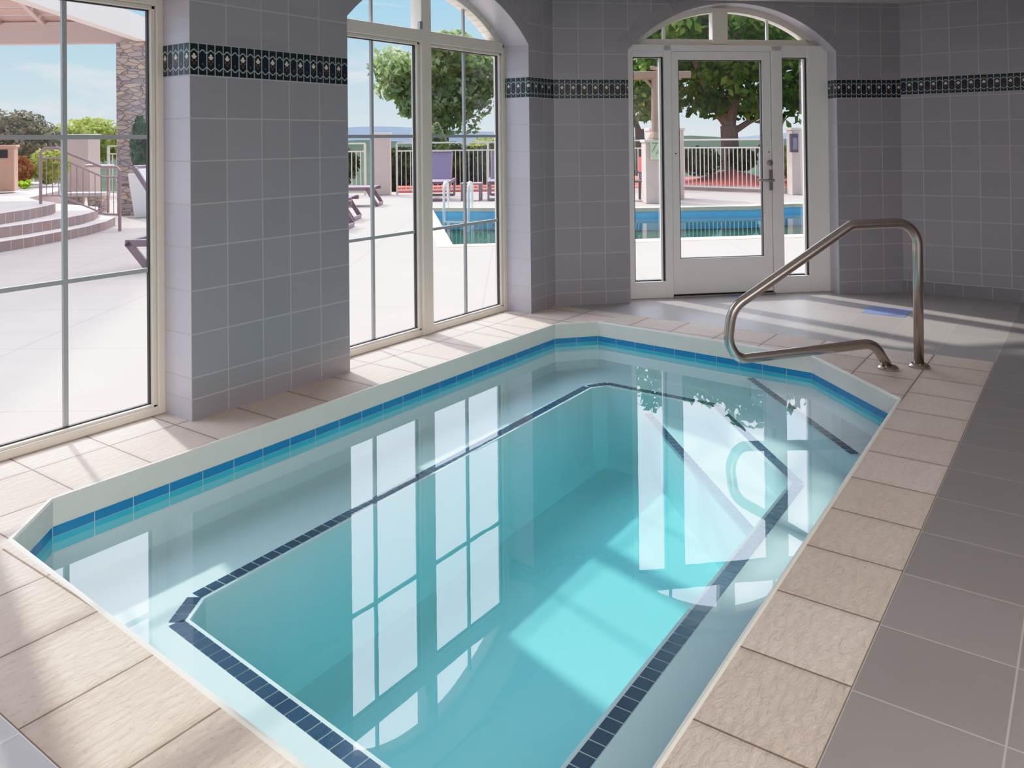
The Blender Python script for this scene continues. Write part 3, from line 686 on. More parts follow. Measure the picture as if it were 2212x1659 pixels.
# ---------------------------------------------------------------- fences and stucco piers
def fence(a, b, label, name='metal_fence', sp=.113):
    a = Vector((a[0], a[1], GZ)); b = Vector((b[0], b[1], GZ)); L = (b - a).length; d = (b - a).normalized()
    r = empty(name, tuple(a), math.atan2(d.y, d.x), label, 'fence')
    MB().box(0, L, -.03, .03, 1.285, 1.325).build('top_rail', M['fence'], r)
    MB().box(0, L, -.02, .02, 1.085, 1.12).build('middle_rail', M['fence'], r)
    MB().box(0, L, -.02, .02, .09, .125).build('bottom_rail', M['fence'], r)
    n = int(L / sp); me = None
    for k in range(1, n):
        if me is None:
            o = MB().box(-.009, .009, -.009, .009, .10, 1.10).build('picket', M['fence'], r); me = o
        else: o = me.copy(); C.objects.link(o)
        o.location = (L * k / n, 0, 0)
    np_ = max(1, int(L / 2.2))
    for k in range(np_ + 1):
        MB().box(L * k / np_ - .025, L * k / np_ + .025, -.025, .025, 0, 1.29).build('fence_post', M['fence'], r)
    return r
fence((14.47, 14.98), (10.95, 20.75), 'cream metal picket fence running between the two stucco piers far off')
fence((14.95, 14.34), (19.7, 9.25), 'long cream picket fence behind the two upright loungers')
fence((19.85, 9.05), (19.45, 6.05), 'cream picket fence in front of the red mulch bed')
fence((10.2, 21.6), (7.4, 26.4), 'cream picket fence behind the rounded bush and trash bin')
def pier(c, ang, w, d, h, label, cap=True):
    r = empty('stucco_pier', (c[0], c[1], GZ), ang, label, 'pier', kind='thing')
    MB().box(-w / 2, w / 2, -d / 2, d / 2, 0, h - .06).build('shaft', M['stucco'], r, .012)
    MB().box(-w / 2 - .025, w / 2 + .025, -d / 2 - .025, d / 2 + .025, h - .06, h).build('pier_cap', M['stuccocap'], r, .01)
    return r
pier((14.70, 14.62), math.radians(-55), .44, .30, 1.57, 'pink stucco pier to the side of the upright loungers')
pier((10.62, 21.4), math.radians(-58), .62, .55, 1.62, 'pink stucco pier seen through the bars of the stair railing')
pier((19.34, 5.62), math.radians(-50), .50, .30, 1.57, 'pink stucco pier carrying a dark wall lamp')
pier((15.62, 7.42), math.radians(-52), .68, .44, 1.325, 'low pink stucco pier carrying the pergola post and plaque')
pier((16.72, 7.82), math.radians(-52), .75, .5, 1.58, 'taller pink stucco pier behind the pergola post')
# lamp on the right pier
sc = empty('outdoor_sconce', (19.42 - .317 * math.cos(math.radians(40)) - .02 - .19, 5.55 - .317 * math.sin(math.radians(40)) + .10 + .20, 1.19), math.radians(-50), 'dark bronze box lamp mounted on the stucco pier by the door view', 'lamp')
lbx = MB().box(-.085, .085, -.07, .03, -.215, .215).build('lamp_box', M['sconce'], sc, .006)
MB().box(-.045, .06, -.078, -.068, -.15, .12).build('lamp_lens', M['sconceg'], lbx)
# plaque
pq = empty('garden_plaque', (15.60 - .255 * math.cos(math.radians(38)) + .10 - .13, 7.42 - .235 * math.sin(math.radians(38)) - .13 + .165, 1.08), math.radians(-52), 'small pale green square plaque on the low pier under the pergola post', 'plaque')
pqb = MB().box(-.18, .18, -.02, .004, -.19, .19).build('plaque_board', M['sign'], pq, .004)
rl = MB()
for i in range(7):
    x = -.12 + .04 * i; z = .02 + .08 * math.sin(i * 1.9); rl.bar((x - .03, -.022, z - .05), (x + .03, -.022, z + .05), .01, .012)
rl.bar((-.15, -.022, .15), (.15, -.022, .15), .01, .015)
rl.build('plaque_relief', M['signd'], pqb)
# pergola
pg = empty('pergola', (15.53, 7.43, 1.303), math.radians(-52), 'weathered timber pergola post and crossed beams standing on a stucco pier', 'pergola')
MB().tube([(0, 0, 0), (0, 0, .04), (0, 0, .16), (0, 0, .62), (0, 0, 1.28)], [.21, .20, .125, .112, .105], 14).build('post', M['timber'], pg)
MB().bar((-3.2, -.04, 1.35), (.72, -.04, 1.35), .07, .14).build('beam', M['timber'], pg, .01)
MB().bar((-3.2, .12, 1.33), (.55, .12, 1.33), .07, .14).build('beam', M['timber'], pg, .01)
for x in (-2.4, -1.6, -.8, .05):
    MB().bar((x - .3, -.7, 1.44), (x + .45, .75, 1.48), .06, .07).build('rafter', M['timber'], pg, .008)
for s in (-1, 1):
    MB().bar((s * .05, 0, 1.06), (s * .26, 0, 1.27), .05, .05).build('brace', M['timber'], pg)

# ---------------------------------------------------------------- plants
def leaves(mb, c, rad, n, size, rnd, shell=.55, flat_bottom=False):
    for _ in range(n):
        while True:
            p = Vector((rnd.uniform(-1, 1), rnd.uniform(-1, 1), rnd.uniform(-1, 1)))
            if shell < p.length <= 1: break
        q = Vector((c[0] + p.x * rad[0], c[1] + p.y * rad[1], c[2] + p.z * rad[2]))
        nrm = (p * .8 + Vector((rnd.uniform(-1, 1), rnd.uniform(-1, 1), rnd.uniform(-.6, 1)))).normalized()
        a = nrm.orthogonal().normalized(); a.rotate(Matrix.Rotation(rnd.uniform(0, 6.28), 3, nrm)); b = nrm.cross(a)
        s = size * rnd.uniform(.6, 1.3)
        k = len(mb.v); mb.v += [q + a * s, q + b * s * .55, q - a * s, q - b * s * .55]; mb.f.append([k, k + 1, k + 2, k + 3])
def blob(mb, c, rad, n=14, seed=0):
    rnd = random.Random(seed); b = len(mb.v); m = n // 2
    for i in range(m + 1):
        th = PI * i / m
        for k in range(n):
            ph = 2 * PI * k / n; j = rnd.uniform(.86, 1.0)
            mb.v.append(Vector((c[0] + rad[0] * j * math.sin(th) * math.cos(ph), c[1] + rad[1] * j * math.sin(th) * math.sin(ph), c[2] + rad[2] * j * math.cos(th))))
    for i in range(m):
        for k in range(n): mb.f.append([b + i * n + k, b + (i + 1) * n + k, b + (i + 1) * n + (k + 1) % n, b + i * n + (k + 1) % n])
def shrub(name, c, rad, n, size, mat, label, cat='shrub', group=None, seed=1):
    rnd = random.Random(seed); r = empty(name, (c[0], c[1], c[2] - rad[2]), 0, label, cat, group); mb = MB()
    blob(mb, (0, 0, rad[2]), [x * .86 for x in rad], 14, seed); leaves(mb, (0, 0, rad[2]), rad, n, size, rnd, .8)
    mb.build('foliage', mat, r)
    MB().tube([(0, 0, 0), (0, 0, rad[2])], .05, 6).build('stem', M['bark'], r)
    return r
def tree(name, base, trunk_h, trunk_r, crown_c, crown_r, nclump, nleaf, size, mat, label, seed, limbs):
    rnd = random.Random(seed); r = empty(name, base, 0, label, 'tree')
    MB().tube([(0, 0, 0), (0, 0, .08), (.02, 0, trunk_h * .5), (0, .02, trunk_h)], [trunk_r * 1.5, trunk_r * 1.15, trunk_r, trunk_r * .95], 12).build('trunk', M['bark'], r)
    for pts, ra in limbs: MB().tube(pts, ra, 8).build('branch', M['bark'], r)
    mb = MB()
    for k in range(nclump):
        while True:
            p = Vector((rnd.uniform(-1, 1), rnd.uniform(-1, 1), rnd.uniform(-1, 1)))
            if .25 < p.length < 1: break
        cc = (crown_c[0] + p.x * crown_r[0], crown_c[1] + p.y * crown_r[1], crown_c[2] + p.z * crown_r[2]); s = rnd.uniform(.55, 1.)
        rad = (s, s, s * .62); leaves(mb, cc, [x * CL for x in rad], nleaf, size, rnd, .35)
    mb.build('crown', mat, r); return r
CL = 1.15
tree('shade_tree', (22.3, 8.42, .425), 1.25, .25, (.5, .4, 3.6), (3.5, 3.5, 2.25), 85, 140, .15, M['leafA'], 'broad leafy shade tree rising from the red mulch bed', 5,
     [([(0, 0, 1.2), (-.25, .35, 1.9), (-.6, .9, 3.4)], [.17, .14, .07]), ([(0, .02, 1.2), (.1, -.1, 2.2), (.2, -.2, 4.2)], [.2, .16, .07]), ([(0, 0, 1.0), (.3, -.45, 1.35), (.7, -1.1, 1.75), (1.0, -1.7, 2.3)], [.10, .08, .07, .05]), ([(.20, -.3, .02), (.5, -.75, .7), (.62, -.95, 1.2), (.6, -1.0, 1.75)], [.05, .06, .06, .05])])
CL = 1.1
tree('pale_tree', (23.3, 19.9, -.5), 2.2, .2, (0, 0, 4.25), (2.15, 2.15, 1.75), 62, 170, .14, M['leafB'], 'pale green rounded tree beyond the fence and upright loungers', 8, [([(0, 0, 2), (.5, .2, 3), (.9, .4, 4)], [.12, .09, .05])])
tree('grey_green_tree', (28.6, 18.6, -.5), 2.2, .2, (0, 0, 4.3), (2.1, 2.1, 1.9), 50, 130, .16, M['leafG'], 'greyish green tree standing behind the pale tree', 9, [([(0, 0, 2), (.5, .2, 3), (.9, .4, 4)], [.12, .09, .05])])
tree('green_tree', (27.6, 13.9, -.5), 2.2, .18, (0, 0, 4.2), (1.9, 1.9, 1.6), 36, 130, .15, M['leafB'], 'light green tree seen past the pergola post', 10, [([(0, 0, 2), (-.4, .2, 3), (-.8, .4, 4)], [.12, .09, .05])])
# shrubs in front of the shade tree
shrub('rounded_shrub', (21.15, 8.85, .70), (.60, .60, .42), 900, .055, M['shrub'], 'large clipped round shrub on the mulch beside the tree trunk', seed=2)
shrub('rounded_shrub', (20.68, 9.82, .57), (.38, .38, .40), 600, .055, M['shrub'], 'clipped round shrub half hidden by the door frame edge', seed=3)
shrub('rounded_shrub', (21.75, 7.85, .74), (.40, .40, .32), 600, .055, M['shrub'], 'smaller clipped round shrub on the far side of the tree trunk', seed=4)
shrub('yellow_shrub', (22.5, 7.0, .64), (.46, .46, .45), 600, .07, M['yshrub'], 'loose yellow green shrub near the pier with the lamp', seed=5)
# hedge shrubs behind the long fence
hs = [((15.3, 16.9), .60, .62, 'dark hedge shrub behind the fence by the first pier', 'shrub'), ((16.55, 15.55), .45, .52, 'round green hedge shrub just past the first pier', 'shrub'), ((17.45, 14.65), .52, .62, 'dark hedge shrub behind the first upright lounger', 'shrub'), ((18.1, 13.65), .52, .60, 'dark hedge shrub behind the small side table', 'shrub'), ((18.8, 12.7), .52, .6, 'dark hedge shrub behind the second upright lounger', 'shrub')]
for i, (p, rx, rz, lb, mt) in enumerate(hs): shrub('hedge_shrub', (p[0], p[1], .08 + rz), (rx, rx, rz), 900, .06, M[mt], lb, group='hedge shrubs behind the long fence', seed=20 + i)
shrub('hedge_shrub', (13.6, 19.2, .7), (.8, .8, .62), 900, .07, M['shrub'], 'dark hedge shrub behind the fence between the far piers', group='hedge shrubs behind the long fence', seed=31)
shrub('hedge_shrub', (12.3, 20.9, .72), (.7, .7, .62), 900, .07, M['shrub'], 'dark hedge shrub behind the fence beside the stone column', group='hedge shrubs behind the long fence', seed=32)
shrub('yellow_shrub', (20.4, 15.5, .85), (.85, .85, .66), 900, .06, M['yshrub'], 'yellow green shrub rising just above the hedge behind the loungers', seed=33)
cn = empty('conical_shrub', (19.15, 16.65, .0), 0, 'pale green cone shaped shrub rising above the long fence', 'shrub'); mb = MB(); rnd = random.Random(12)
for k in range(1500):
    z = rnd.random() ** .8; a = rnd.uniform(0, 6.28); rad = .80 * (1 - z) ** .8 * rnd.uniform(.7, 1); q = Vector((rad * math.cos(a), rad * math.sin(a), z * 1.85)); n_ = Vector((rnd.uniform(-1, 1), rnd.uniform(-1, 1), rnd.uniform(-1, 1))).normalized(); u_ = n_.orthogonal() * .06; w_ = n_.cross(u_)
    k0 = len(mb.v); mb.v += [q + u_, q + w_, q - u_, q - w_]; mb.f.append([k0, k0 + 1, k0 + 2, k0 + 3])
mb.build('foliage', M['leafB'], cn); MB().tube([(0, 0, -.4), (0, 0, 1.6)], .04, 6).build('stem', M['bark'], cn)
def hedge(a, b, h, w, n, label, seed):
    a = Vector((a[0], a[1], -.4)); b = Vector((b[0], b[1], -.4)); L = (b - a).length; d = (b - a).normalized(); rnd = random.Random(seed)
    r = empty('clipped_hedge', tuple(a), math.atan2(d.y, d.x), label, 'hedge'); mb = MB(); mb.box(0, L, -w / 2 * .85, w / 2 * .85, .02, h + .4 - .08)
    for k in range(n):
        q = Vector((rnd.uniform(0, L), rnd.choice((-1, 1)) * w / 2 * rnd.uniform(.85, 1.08), rnd.uniform(0, h + .4))) if rnd.random() < .65 else Vector((rnd.uniform(0, L), rnd.uniform(-w / 2, w / 2), h + .4 + rnd.uniform(-.08, .10)))
        n_ = Vector((rnd.uniform(-1, 1), rnd.uniform(-1, 1), rnd.uniform(-.3, 1))).normalized(); u_ = n_.orthogonal() * .075; w_ = n_.cross(u_) * .6; k0 = len(mb.v); mb.v += [q + u_, q + w_, q - u_, q - w_]; mb.f.append([k0, k0 + 1, k0 + 2, k0 + 3])
    mb.build('foliage', M['shrub'], r)
hedge((16.95, 17.2), (20.15, 13.4), 1.02, .8, 3600, 'long dark clipped hedge behind the round hedge shrubs and long fence', 61)
hedge((15.9, 18.9), (13.2, 23.0), 1.0, .9, 2600, 'dark clipped hedge farther back behind the fence between the far piers', 62)
# mulch bed
mv = []; mf = []; nx, ny = 24, 20
for i in range(nx + 1):
    for j in range(ny + 1):
        x = 20.05 + 4.4 * i / nx; y = 4.6 + 8.2 * j / ny; dx, dy = x - 22.0, y - 8.3
        h = .10 + .34 * math.exp(-(dx * dx / 1.0 + dy * dy / .6)) ; mv.append((x + (0 if i else -.02 * (y - 8)), y, h - .5 * (i in (0, nx) or j in (0, ny))))
for i in range(nx):
    for j in range(ny): k = i * (ny + 1) + j; mf.append([k, k + ny + 1, k + ny + 2, k + 1])
o = mesh_obj('bark_mulch', mv, mf, M['mulch'], smooth=True); tag(o, 'red bark mulch mounded around the shade tree', 'mulch', None, 'stuff')
o = MB().bar((15.75, 15.1, .05), (19.55, 10.55, .05), .8, .14).build('bark_mulch', M['mulch']); tag(o, 'strip of red bark mulch along the long fence', 'mulch', None, 'stuff')
o = MB().bar((20.02, 9.3, .02), (19.72, 5.9, .02), .16, .18).build('stone_edging', M['curb']); tag(o, 'low stone edging below the picket fence and mulch', 'edging')

# ---------------------------------------------------------------- loungers
def make_lounger(name, loc, rz, back, label, seatmat, seat_z=.36, hx=.68, bl=.80):
    """x axis = length (0 head end, 1.9 foot end), back = raised angle in degrees"""
    r = empty(name, loc, rz, label, 'sun lounger', 'sling loungers on the pool deck')
    L, W = 1.95, .66
    for s in (-1, 1):
        MB().bar((0, s * W / 2, seat_z), (L, s * W / 2, seat_z), .05, .075).build('side_rail', M['lframe'], r, .01)
    for x0, x1 in ((.02, .24), (L - .20, L + .02)):
        lg = MB()
        for s in (-1, 1): lg.bar((x0, s * W / 2, seat_z + .01), (x1, s * W / 2, .03), .05, .075)
        lg.bar((x1, -W / 2, .035), (x1, W / 2, .035), .05, .06); lg.bar((x0, -W / 2, seat_z), (x0, W / 2, seat_z), .05, .06)
        lg.build('leg_frame', M['lframe'], r, .008)
    MB().box(hx, L - .04, -W / 2 + .03, W / 2 - .03, seat_z + .02, seat_z + .035).build('seat_sling', seatmat, r)
    a = math.radians(back)
    ux = Vector((-math.cos(a), 0, math.sin(a))); p = Vector((hx, 0, seat_z + .03)); q = p + ux * bl
    bk = MB()
    for s in (-1, 1): bk.bar(p + Vector((0, s * (W / 2 - .04), 0)), q + Vector((0, s * (W / 2 - .04), 0)), .04, .05)
    bk.bar(q + Vector((0, -W / 2 + .04, 0)), q + Vector((0, W / 2 - .04, 0)), .04, .05)
    bo = bk.build('back_frame', M['lframe'], r, .008)
    nrm = Vector((math.sin(a), 0, math.cos(a))) * .012; y0 = Vector((0, W / 2 - .055, 0))
    mb = MB(); mb.add([p - y0, p + y0, q + y0, q - y0, p - y0 + nrm, p + y0 + nrm, q + y0 + nrm, q - y0 + nrm], [[0, 1, 2, 3], [7, 6, 5, 4], [0, 4, 5, 1], [1, 5, 6, 2], [2, 6, 7, 3], [3, 7, 4, 0]])
    mb.build('back_sling', seatmat, bo)
    return r
face = math.atan2(-.584, -.812)                 # foot towards the building
fwd = Vector((.812, .584, 0)); rt = Vector((.584, -.812, 0))
def at_foot(p, rz, L=1.95): return (p[0] - math.cos(rz) * L, p[1] - math.sin(rz) * L, GZ)
make_lounger('sun_lounger', at_foot((13.65, 11.97), face), face, 52, 'purple sling lounger with raised back, first one right of the stucco pier', M['sling'], .40)
make_lounger('sun_lounger', at_foot((14.49, 10.67), face), face, 52, 'purple sling lounger with raised back beyond the pool ladder, past the side table', M['sling'], .40)
rz = math.atan2(-.812, .584)
make_lounger('sun_lounger', at_foot((12.24, 12.28), rz), rz, 2, 'mauve framed flat lounger with its foot end facing the stucco pier', M['sling'], .37)
make_lounger('sun_lounger', at_foot((9.77, 10.36), rz), rz, 2, 'mauve framed flat lounger whose leg shows beside the tiled pier, middle of its row', M['sling'], .37)
make_lounger('sun_lounger', at_foot((8.70, 9.40), rz), rz, 2, 'mauve framed flat lounger barely showing at the tiled pier, nearest of its row', M['sling'], .37)
make_lounger('sun_lounger', (4.81, 8.46, GZ), rz, 58, 'mauve framed lounger with raised pale back, nearest the first window', M['slinglt'], .30, .55, .89)
# side table between the upright loungers
tb = empty('side_table', (14.35, 11.45, GZ), face, 'small mauve resin side table between the two raised back loungers', 'side table')
MB().box(-.24, .24, -.24, .24, .36, .395).build('table_top', M['lframe'], tb, .01)
for sx in (-1, 1):
    for sy in (-1, 1): MB().box(sx * .20 - .035, sx * .20 + .035, sy * .20 - .035, sy * .20 + .035, 0, .365).build('leg', M['lframe'], tb, .008)
# dark chair with a red towel half hidden past the pergola pier
ch = empty('patio_chair', (15.95, 8.25, GZ), math.radians(220), 'dark patio chair half hidden beside the low stucco pier', 'chair')
MB().box(-.26, .26, -.26, .26, .40, .44).build('seat', M['sconce'], ch, .01); MB().box(-.26, .26, .22, .27, .44, .92).build('backrest', M['sconce'], ch, .01)
for sx in (-1, 1):
    for sy in (-1, 1): MB().box(sx * .23 - .025, sx * .23 + .025, sy * .23 - .025, sy * .23 + .025, 0, .41).build('leg', M['sconce'], ch)
    MB().bar((sx * .26, -.26, .62), (sx * .26, .25, .62), .05, .035).build('armrest', M['sconce'], ch)
tw = MB().box(-.2, .2, .196, .214, .60, .94).box(-.2, .2, .276, .294, .55, .94).box(-.2, .2, .196, .294, .926, .945).build('red_towel', M['towel'], None, .004); tw.location = (15.95, 8.25, GZ); tw.rotation_euler = (0, 0, math.radians(220)); tag(tw, 'red towel hung over the back of the dark patio chair', 'towel')

# ---------------------------------------------------------------- porch side: steps, railing, bin, column, planter, roof
arcs = [(GZ, [(4.506, 11.157), (4.91, 11.337), (5.232, 11.538), (5.668, 11.811), (6.078, 12.11), (6.62, 12.62), (7.10, 13.25)]),
        (.11, [(4.678, 11.58), (5.103, 11.78), (5.437, 11.99), (5.815, 12.22), (6.20, 12.52), (6.60, 12.95), (6.95, 13.5)]),
        (.25, [(4.85, 12.0), (5.37, 12.39), (5.82, 12.83), (6.05, 13.1), (6.22, 13.4), (6.30, 13.75), (6.32, 14.2)])]
tops = [.11, .25, .40]
ste = empty('garden_steps', (5., 12., GZ), 0, 'three curved slate faced steps rising to the upper terrace', 'steps', kind='thing')
SX = Matrix.Translation((-5., -12., -GZ))
for (z0, arc), zt in zip(arcs, tops):
    dx, dy = arc[0][0] - arc[1][0], arc[0][1] - arc[1][1]
    left = [(arc[0][0] + dx * k * 2.5, arc[0][1] + dy * k * 2.2 - .02 * k * k) for k in (3, 2, 1)]
    a = left + arc
    # riser strip with running length uv
    V = []; F = []; U2 = []; s = 0.
    for i, (x, y) in enumerate(a):
        if i: s += math.hypot(x - a[i - 1][0], y - a[i - 1][1])
        V += [(x, y, z0 - .01), (x, y, zt)]
        if i: F.append([2 * i - 2, 2 * i, 2 * i + 1, 2 * i - 1]); U2.append([(ps, 0), (s, 0), (s, .15), (ps, .15)])
        ps = s
    rs = mesh_obj('riser', V, F, M['riser'], ste, [[(0, 0)] * 4] * len(F), U2); rs.matrix_parent_inverse = SX
    back = [(7.15, 13.9), (7.2, 16.5), (7.4, 22), (6., 24), (-6, 26), (-6, 11)] if zt < .3 else [(6.6, 15.2), (7.9, 16.9), (9.4, 20.0), (9.6, 21.6), (6.9, 26), (-6, 26), (-6, 11.5)]
    ar = [p for p in a] + back
    n = len(ar); tr_ = MB().add([(x, y, zt + .001) for x, y in ar], [list(range(n))]).build('tread', M['tread'], ste); tr_.matrix_parent_inverse = SX
    if zt >= .3:
        b2 = [arc[-1]] + back[:4]; V = []; F = []
        for i, (x, y) in enumerate(b2):
            V += [(x, y, GZ), (x, y, zt)]
            if i: F.append([2 * i - 2, 2 * i, 2 * i + 1, 2 * i - 1])
        o = mesh_obj('side_wall', V, F, M['curb'], ste); o.matrix_parent_inverse = SX
# stair railing
p1 = Vector((5.972, 13.347, 0)); p2 = Vector((6.637, 12.248, 0)); e = (p2 - p1).normalized(); L = (p2 - p1).length
hr = empty('stair_railing', (p1.x, p1.y, 0), math.atan2(e.y, e.x), 'mauve brown metal stair railing sloping down the curved steps', 'railing')
TR = [(0., 1.20), (.06, 1.265), (.29, 1.27), (.42, 1.20), (1.0, .972), (1.24, .967), (L, .915)]
MB().tube([(s, 0, z) for s, z in [(0., .405), (0, 1.1)] + TR[:1] + TR[1:]] + [(L, 0, .5), (L, 0, -.02)], .024, 8).build('top_rail', M['rail'], hr)
def tr_z(s, tab):
    for (a, za), (b, zb) in zip(tab, tab[1:]):
        if a <= s <= b: return za + (zb - za) * (s - a) / (b - a)
    return tab[-1][1]
MR = [(0., 1.115), (.30, 1.118), (1.01, .818), (L, .816)]; BR = [(0., .53), (.30, .535), (1.05, .24), (L, .232)]
MB().tube([(s, 0, z) for s, z in MR], .015, 6).build('middle_rail', M['rail'], hr); MB().tube([(s, 0, z) for s, z in BR], .015, 6).build('bottom_rail', M['rail'], hr)
for k in range(1, 13):
    s = L * k / 13; MB().tube([(s, 0, tr_z(s, BR)), (s, 0, tr_z(s, MR))], .007, 5).build('baluster', M['rail'], hr)
hr2 = empty('handrail_post', (8.35, 15.85, GZ), 0, 'short brown metal handrail post beyond the stair railing', 'post', kind='thing')
MB().tube([(0, 0, 0), (0, 0, .92)], .03, 8).tube([(-.25, .36, .92), (.08, -.1, .92)], .028, 8).build('post_and_rail', M['rail'], hr2)
# trash bin
bn = empty('litter_bin', (7.01, 17.28, .40), math.radians(-30), 'square tan aggregate litter bin with dark slot on the upper terrace', 'bin')
bnb = MB().box(-.30, .25, -.25, .25, .03, .90).build('bin_body', M['aggregate'], bn, .02)
MB().box(-.33, .28, -.28, .28, .88, .93).build('bin_lid', M['aggregate'], bn, .015)
MB().box(-.12, .14, -.262, -.24, .68, .84).build('bin_slot', M['dark'], bnb)
# bush, russet and hosta by the bin
shrub('rounded_bush', (8.55, 20.6, 1.31), (1.15, 1.15, .86), 2600, .06, M['bigbush'], 'big rounded brownish green bush behind the litter bin', seed=41)
shrub('russet_plant', (7.95, 18.6, .77), (.22, .22, .34), 400, .05, M['oshrub'], 'russet leafed plant beside the litter bin', seed=42)
shrub('yellow_shrub', (8.62, 18.85, .87), (.42, .42, .40), 500, .06, M['yshrub'], 'yellow green shrub behind the bars of the stair railing', seed=43)
hm = empty('hosta_plant', (7.72, 17.95, .40), 0, 'bright lime green hosta at the foot of the litter bin', 'plant'); mb = MB(); rnd = random.Random(5)
for k in range(60):
    a = rnd.uniform(0, 6.28); l = rnd.uniform(.10, .24); d_ = Vector((math.cos(a), math.sin(a), 0)); sd = Vector((-d_.y, d_.x, 0)) * .03; h0 = rnd.uniform(.05, .22)
    k0 = len(mb.v); mb.v += [Vector((0, 0, .02)), d_ * l * .5 + Vector((0, 0, h0)) + sd, d_ * l + Vector((0, 0, h0 * .7)), d_ * l * .5 + Vector((0, 0, h0)) - sd]; mb.f.append([k0, k0 + 1, k0 + 2, k0 + 3])
mb.build('leaf_rosette', M['hosta'], hm)
shrub('yellow_shrub', (13.2, 26.2, 1.45), (1.3, 1.3, .75), 1200, .10, M['yshrub'], 'yellow green shrub above the fence beside the stone column', seed=44)
# stone bench
sb = empty('stone_bench', (7.95, 15.9, GZ), math.radians(-54), 'rough stone bench behind the stair railing', 'bench')
MB().box(-.36, .36, -.16, .16, .34, .42).build('bench_slab', M['tread'], sb, .015)
for s in (-.22, .22): MB().add([(s - .10, -.12, 0), (s + .10, -.12, 0), (s + .10, .12, 0), (s - .10, .12, 0), (s - .13, -.15, .345), (s + .13, -.15, .345), (s + .13, .15, .345), (s - .13, .15, .345)], [[0, 3, 2, 1], [4, 5, 6, 7], [0, 1, 5, 4], [1, 2, 6, 5], [2, 3, 7, 6], [3, 0, 4, 7]]).build('bench_leg', M['stone'], sb)
# stone column, planter, conifer
stc = empty('stone_column', (8.48, 15.03, GZ), math.radians(-38), 'tall field stone column holding up the porch roof corner', 'column', kind='thing')
MB().box(-.30, .36, -.30, .30, 0, 3.29).build('stone_shaft', M['stone'], stc, .02)
pl = empty('planter', (8.17, 14.22, GZ), math.radians(-30), 'tapered white square planter in front of the stone column', 'planter')
MB().add([(-.16, -.16, 0), (.16, -.16, 0), (.16, .16, 0), (-.16, .16, 0), (-.27, -.27, .80), (.27, -.27, .80), (.27, .27, .80), (-.27, .27, .80)], [[0, 3, 2, 1], [4, 5, 6, 7], [0, 1, 5, 4], [1, 2, 6, 5], [2, 3, 7, 6], [3, 0, 4, 7]]).build('planter_pot', M['planter'], pl, .015)
tp = empty('conifer_topiary', (8.12, 14.27, .785), 0, 'narrow dark green conifer growing in the white planter', 'plant'); mb = MB(); rnd = random.Random(6)
for k in range(1500):
    z = rnd.random(); a = rnd.uniform(0, 6.28); rad = (.17 * math.sin(PI * min(1, (z * .82 + .14))) ** .7) * rnd.uniform(.5, 1.1); q = Vector((rad * math.cos(a), rad * math.sin(a), .06 + z * .98)); n_ = Vector((math.cos(a), math.sin(a), rnd.uniform(-.5, .9))).normalized(); u_ = n_.orthogonal() * .035; w_ = n_.cross(u_) * .6
    k0 = len(mb.v); mb.v += [q + u_, q + w_, q - u_, q - w_]; mb.f.append([k0, k0 + 1, k0 + 2, k0 + 3])
mb.build('foliage', M['conifer'], tp); MB().tube([(0, 0, 0), (0, 0, .9)], .02, 6).build('stem', M['bark'], tp)
# porch roof
pr = empty('porch_roof', (8.5, 15.05, 3.285), 0, 'covered porch roof with pinkish boards, rafters and a white fascia', 'roof', kind='thing')
rl_ = Vector((-.584, .812, 0)); toc = Vector((-.76, -.65, 0))
O3 = Vector((.0, .0, 0))
MB().bar(O3 + rl_ * -.3 + Vector((0, 0, .19)), O3 + rl_ * 7 + Vector((0, 0, .19)), .24, .40).build('header_beam', M['beamp'], pr)
MB().bar(O3 + Vector((-.02, -.30, .21)), O3 + toc * 9.2 + Vector((-.02, -.30, .21)), .20, .44).build('fascia_beam', M['beamw'], pr)
# sloping boarded soffit rising from the header towards the building
q0 = O3 + Vector((0, 0, .40)); ns = 16
sfb = MB()
upv = toc * 1. + Vector((0, 0, .33))
for k in range(28):
    a = q0 + upv * (k * .30 + .02); b = a + upv * .25
    p_ = [a + toc * 0, a + rl_ * 7.2, b + rl_ * 7.2, b]
    sfb.add([v for v in p_] + [v + Vector((0, 0, .02)) for v in p_], [[3, 2, 1, 0], [4, 5, 6, 7], [0, 1, 5, 4], [1, 2, 6, 5], [2, 3, 7, 6], [3, 0, 4, 7]])
sfb.build('soffit_boards', M['soffit'], pr)
for s in (.9, 1.75, 2.6, 3.45, 4.3, 5.15):
    a = q0 + rl_ * s + Vector((0, 0, -.02)); MB().bar(a, a + upv * 8.2, .09, .13).build('rafter', M['beamp'], pr)
    MB().bar(a + Vector((0, 0, -.06)) + toc * .02, a + Vector((0, 0, -.06)) + toc * .10, .13, .10).build('rafter_tail', M['dark'], pr)

# ---------------------------------------------------------------- camera
f_px, W_, H_ = 1751.83, 2212., 1659.
yaw, pitch, roll = .6237, .0099, -.0106
fw = Vector((math.cos(yaw) * math.cos(pitch), math.sin(yaw) * math.cos(pitch), math.sin(pitch)))
rt_ = Vector((math.sin(yaw), -math.cos(yaw), 0)); up_ = rt_.cross(fw)
rx = rt_ * math.cos(roll) + up_ * math.sin(roll); ux = rt_ * -math.sin(roll) + up_ * math.cos(roll)
cam = bpy.data.cameras.new('camera'); co = link(bpy.data.objects.new('camera', cam))
m = Matrix((rx, ux, -fw)).transposed().to_4x4(); m.translation = (0, 0, 1.3076); co.matrix_world = m
cam.sensor_width = 36.; cam.sensor_fit = 'HORIZONTAL'; cam.lens = f_px / W_ * 36.
cam.shift_x = (W_ / 2 - 1105.0) / W_; cam.shift_y = -(H_ / 2 - 286.92) / W_; cam.clip_end = 2000; cam.clip_start = .05
bpy.context.scene.camera = co

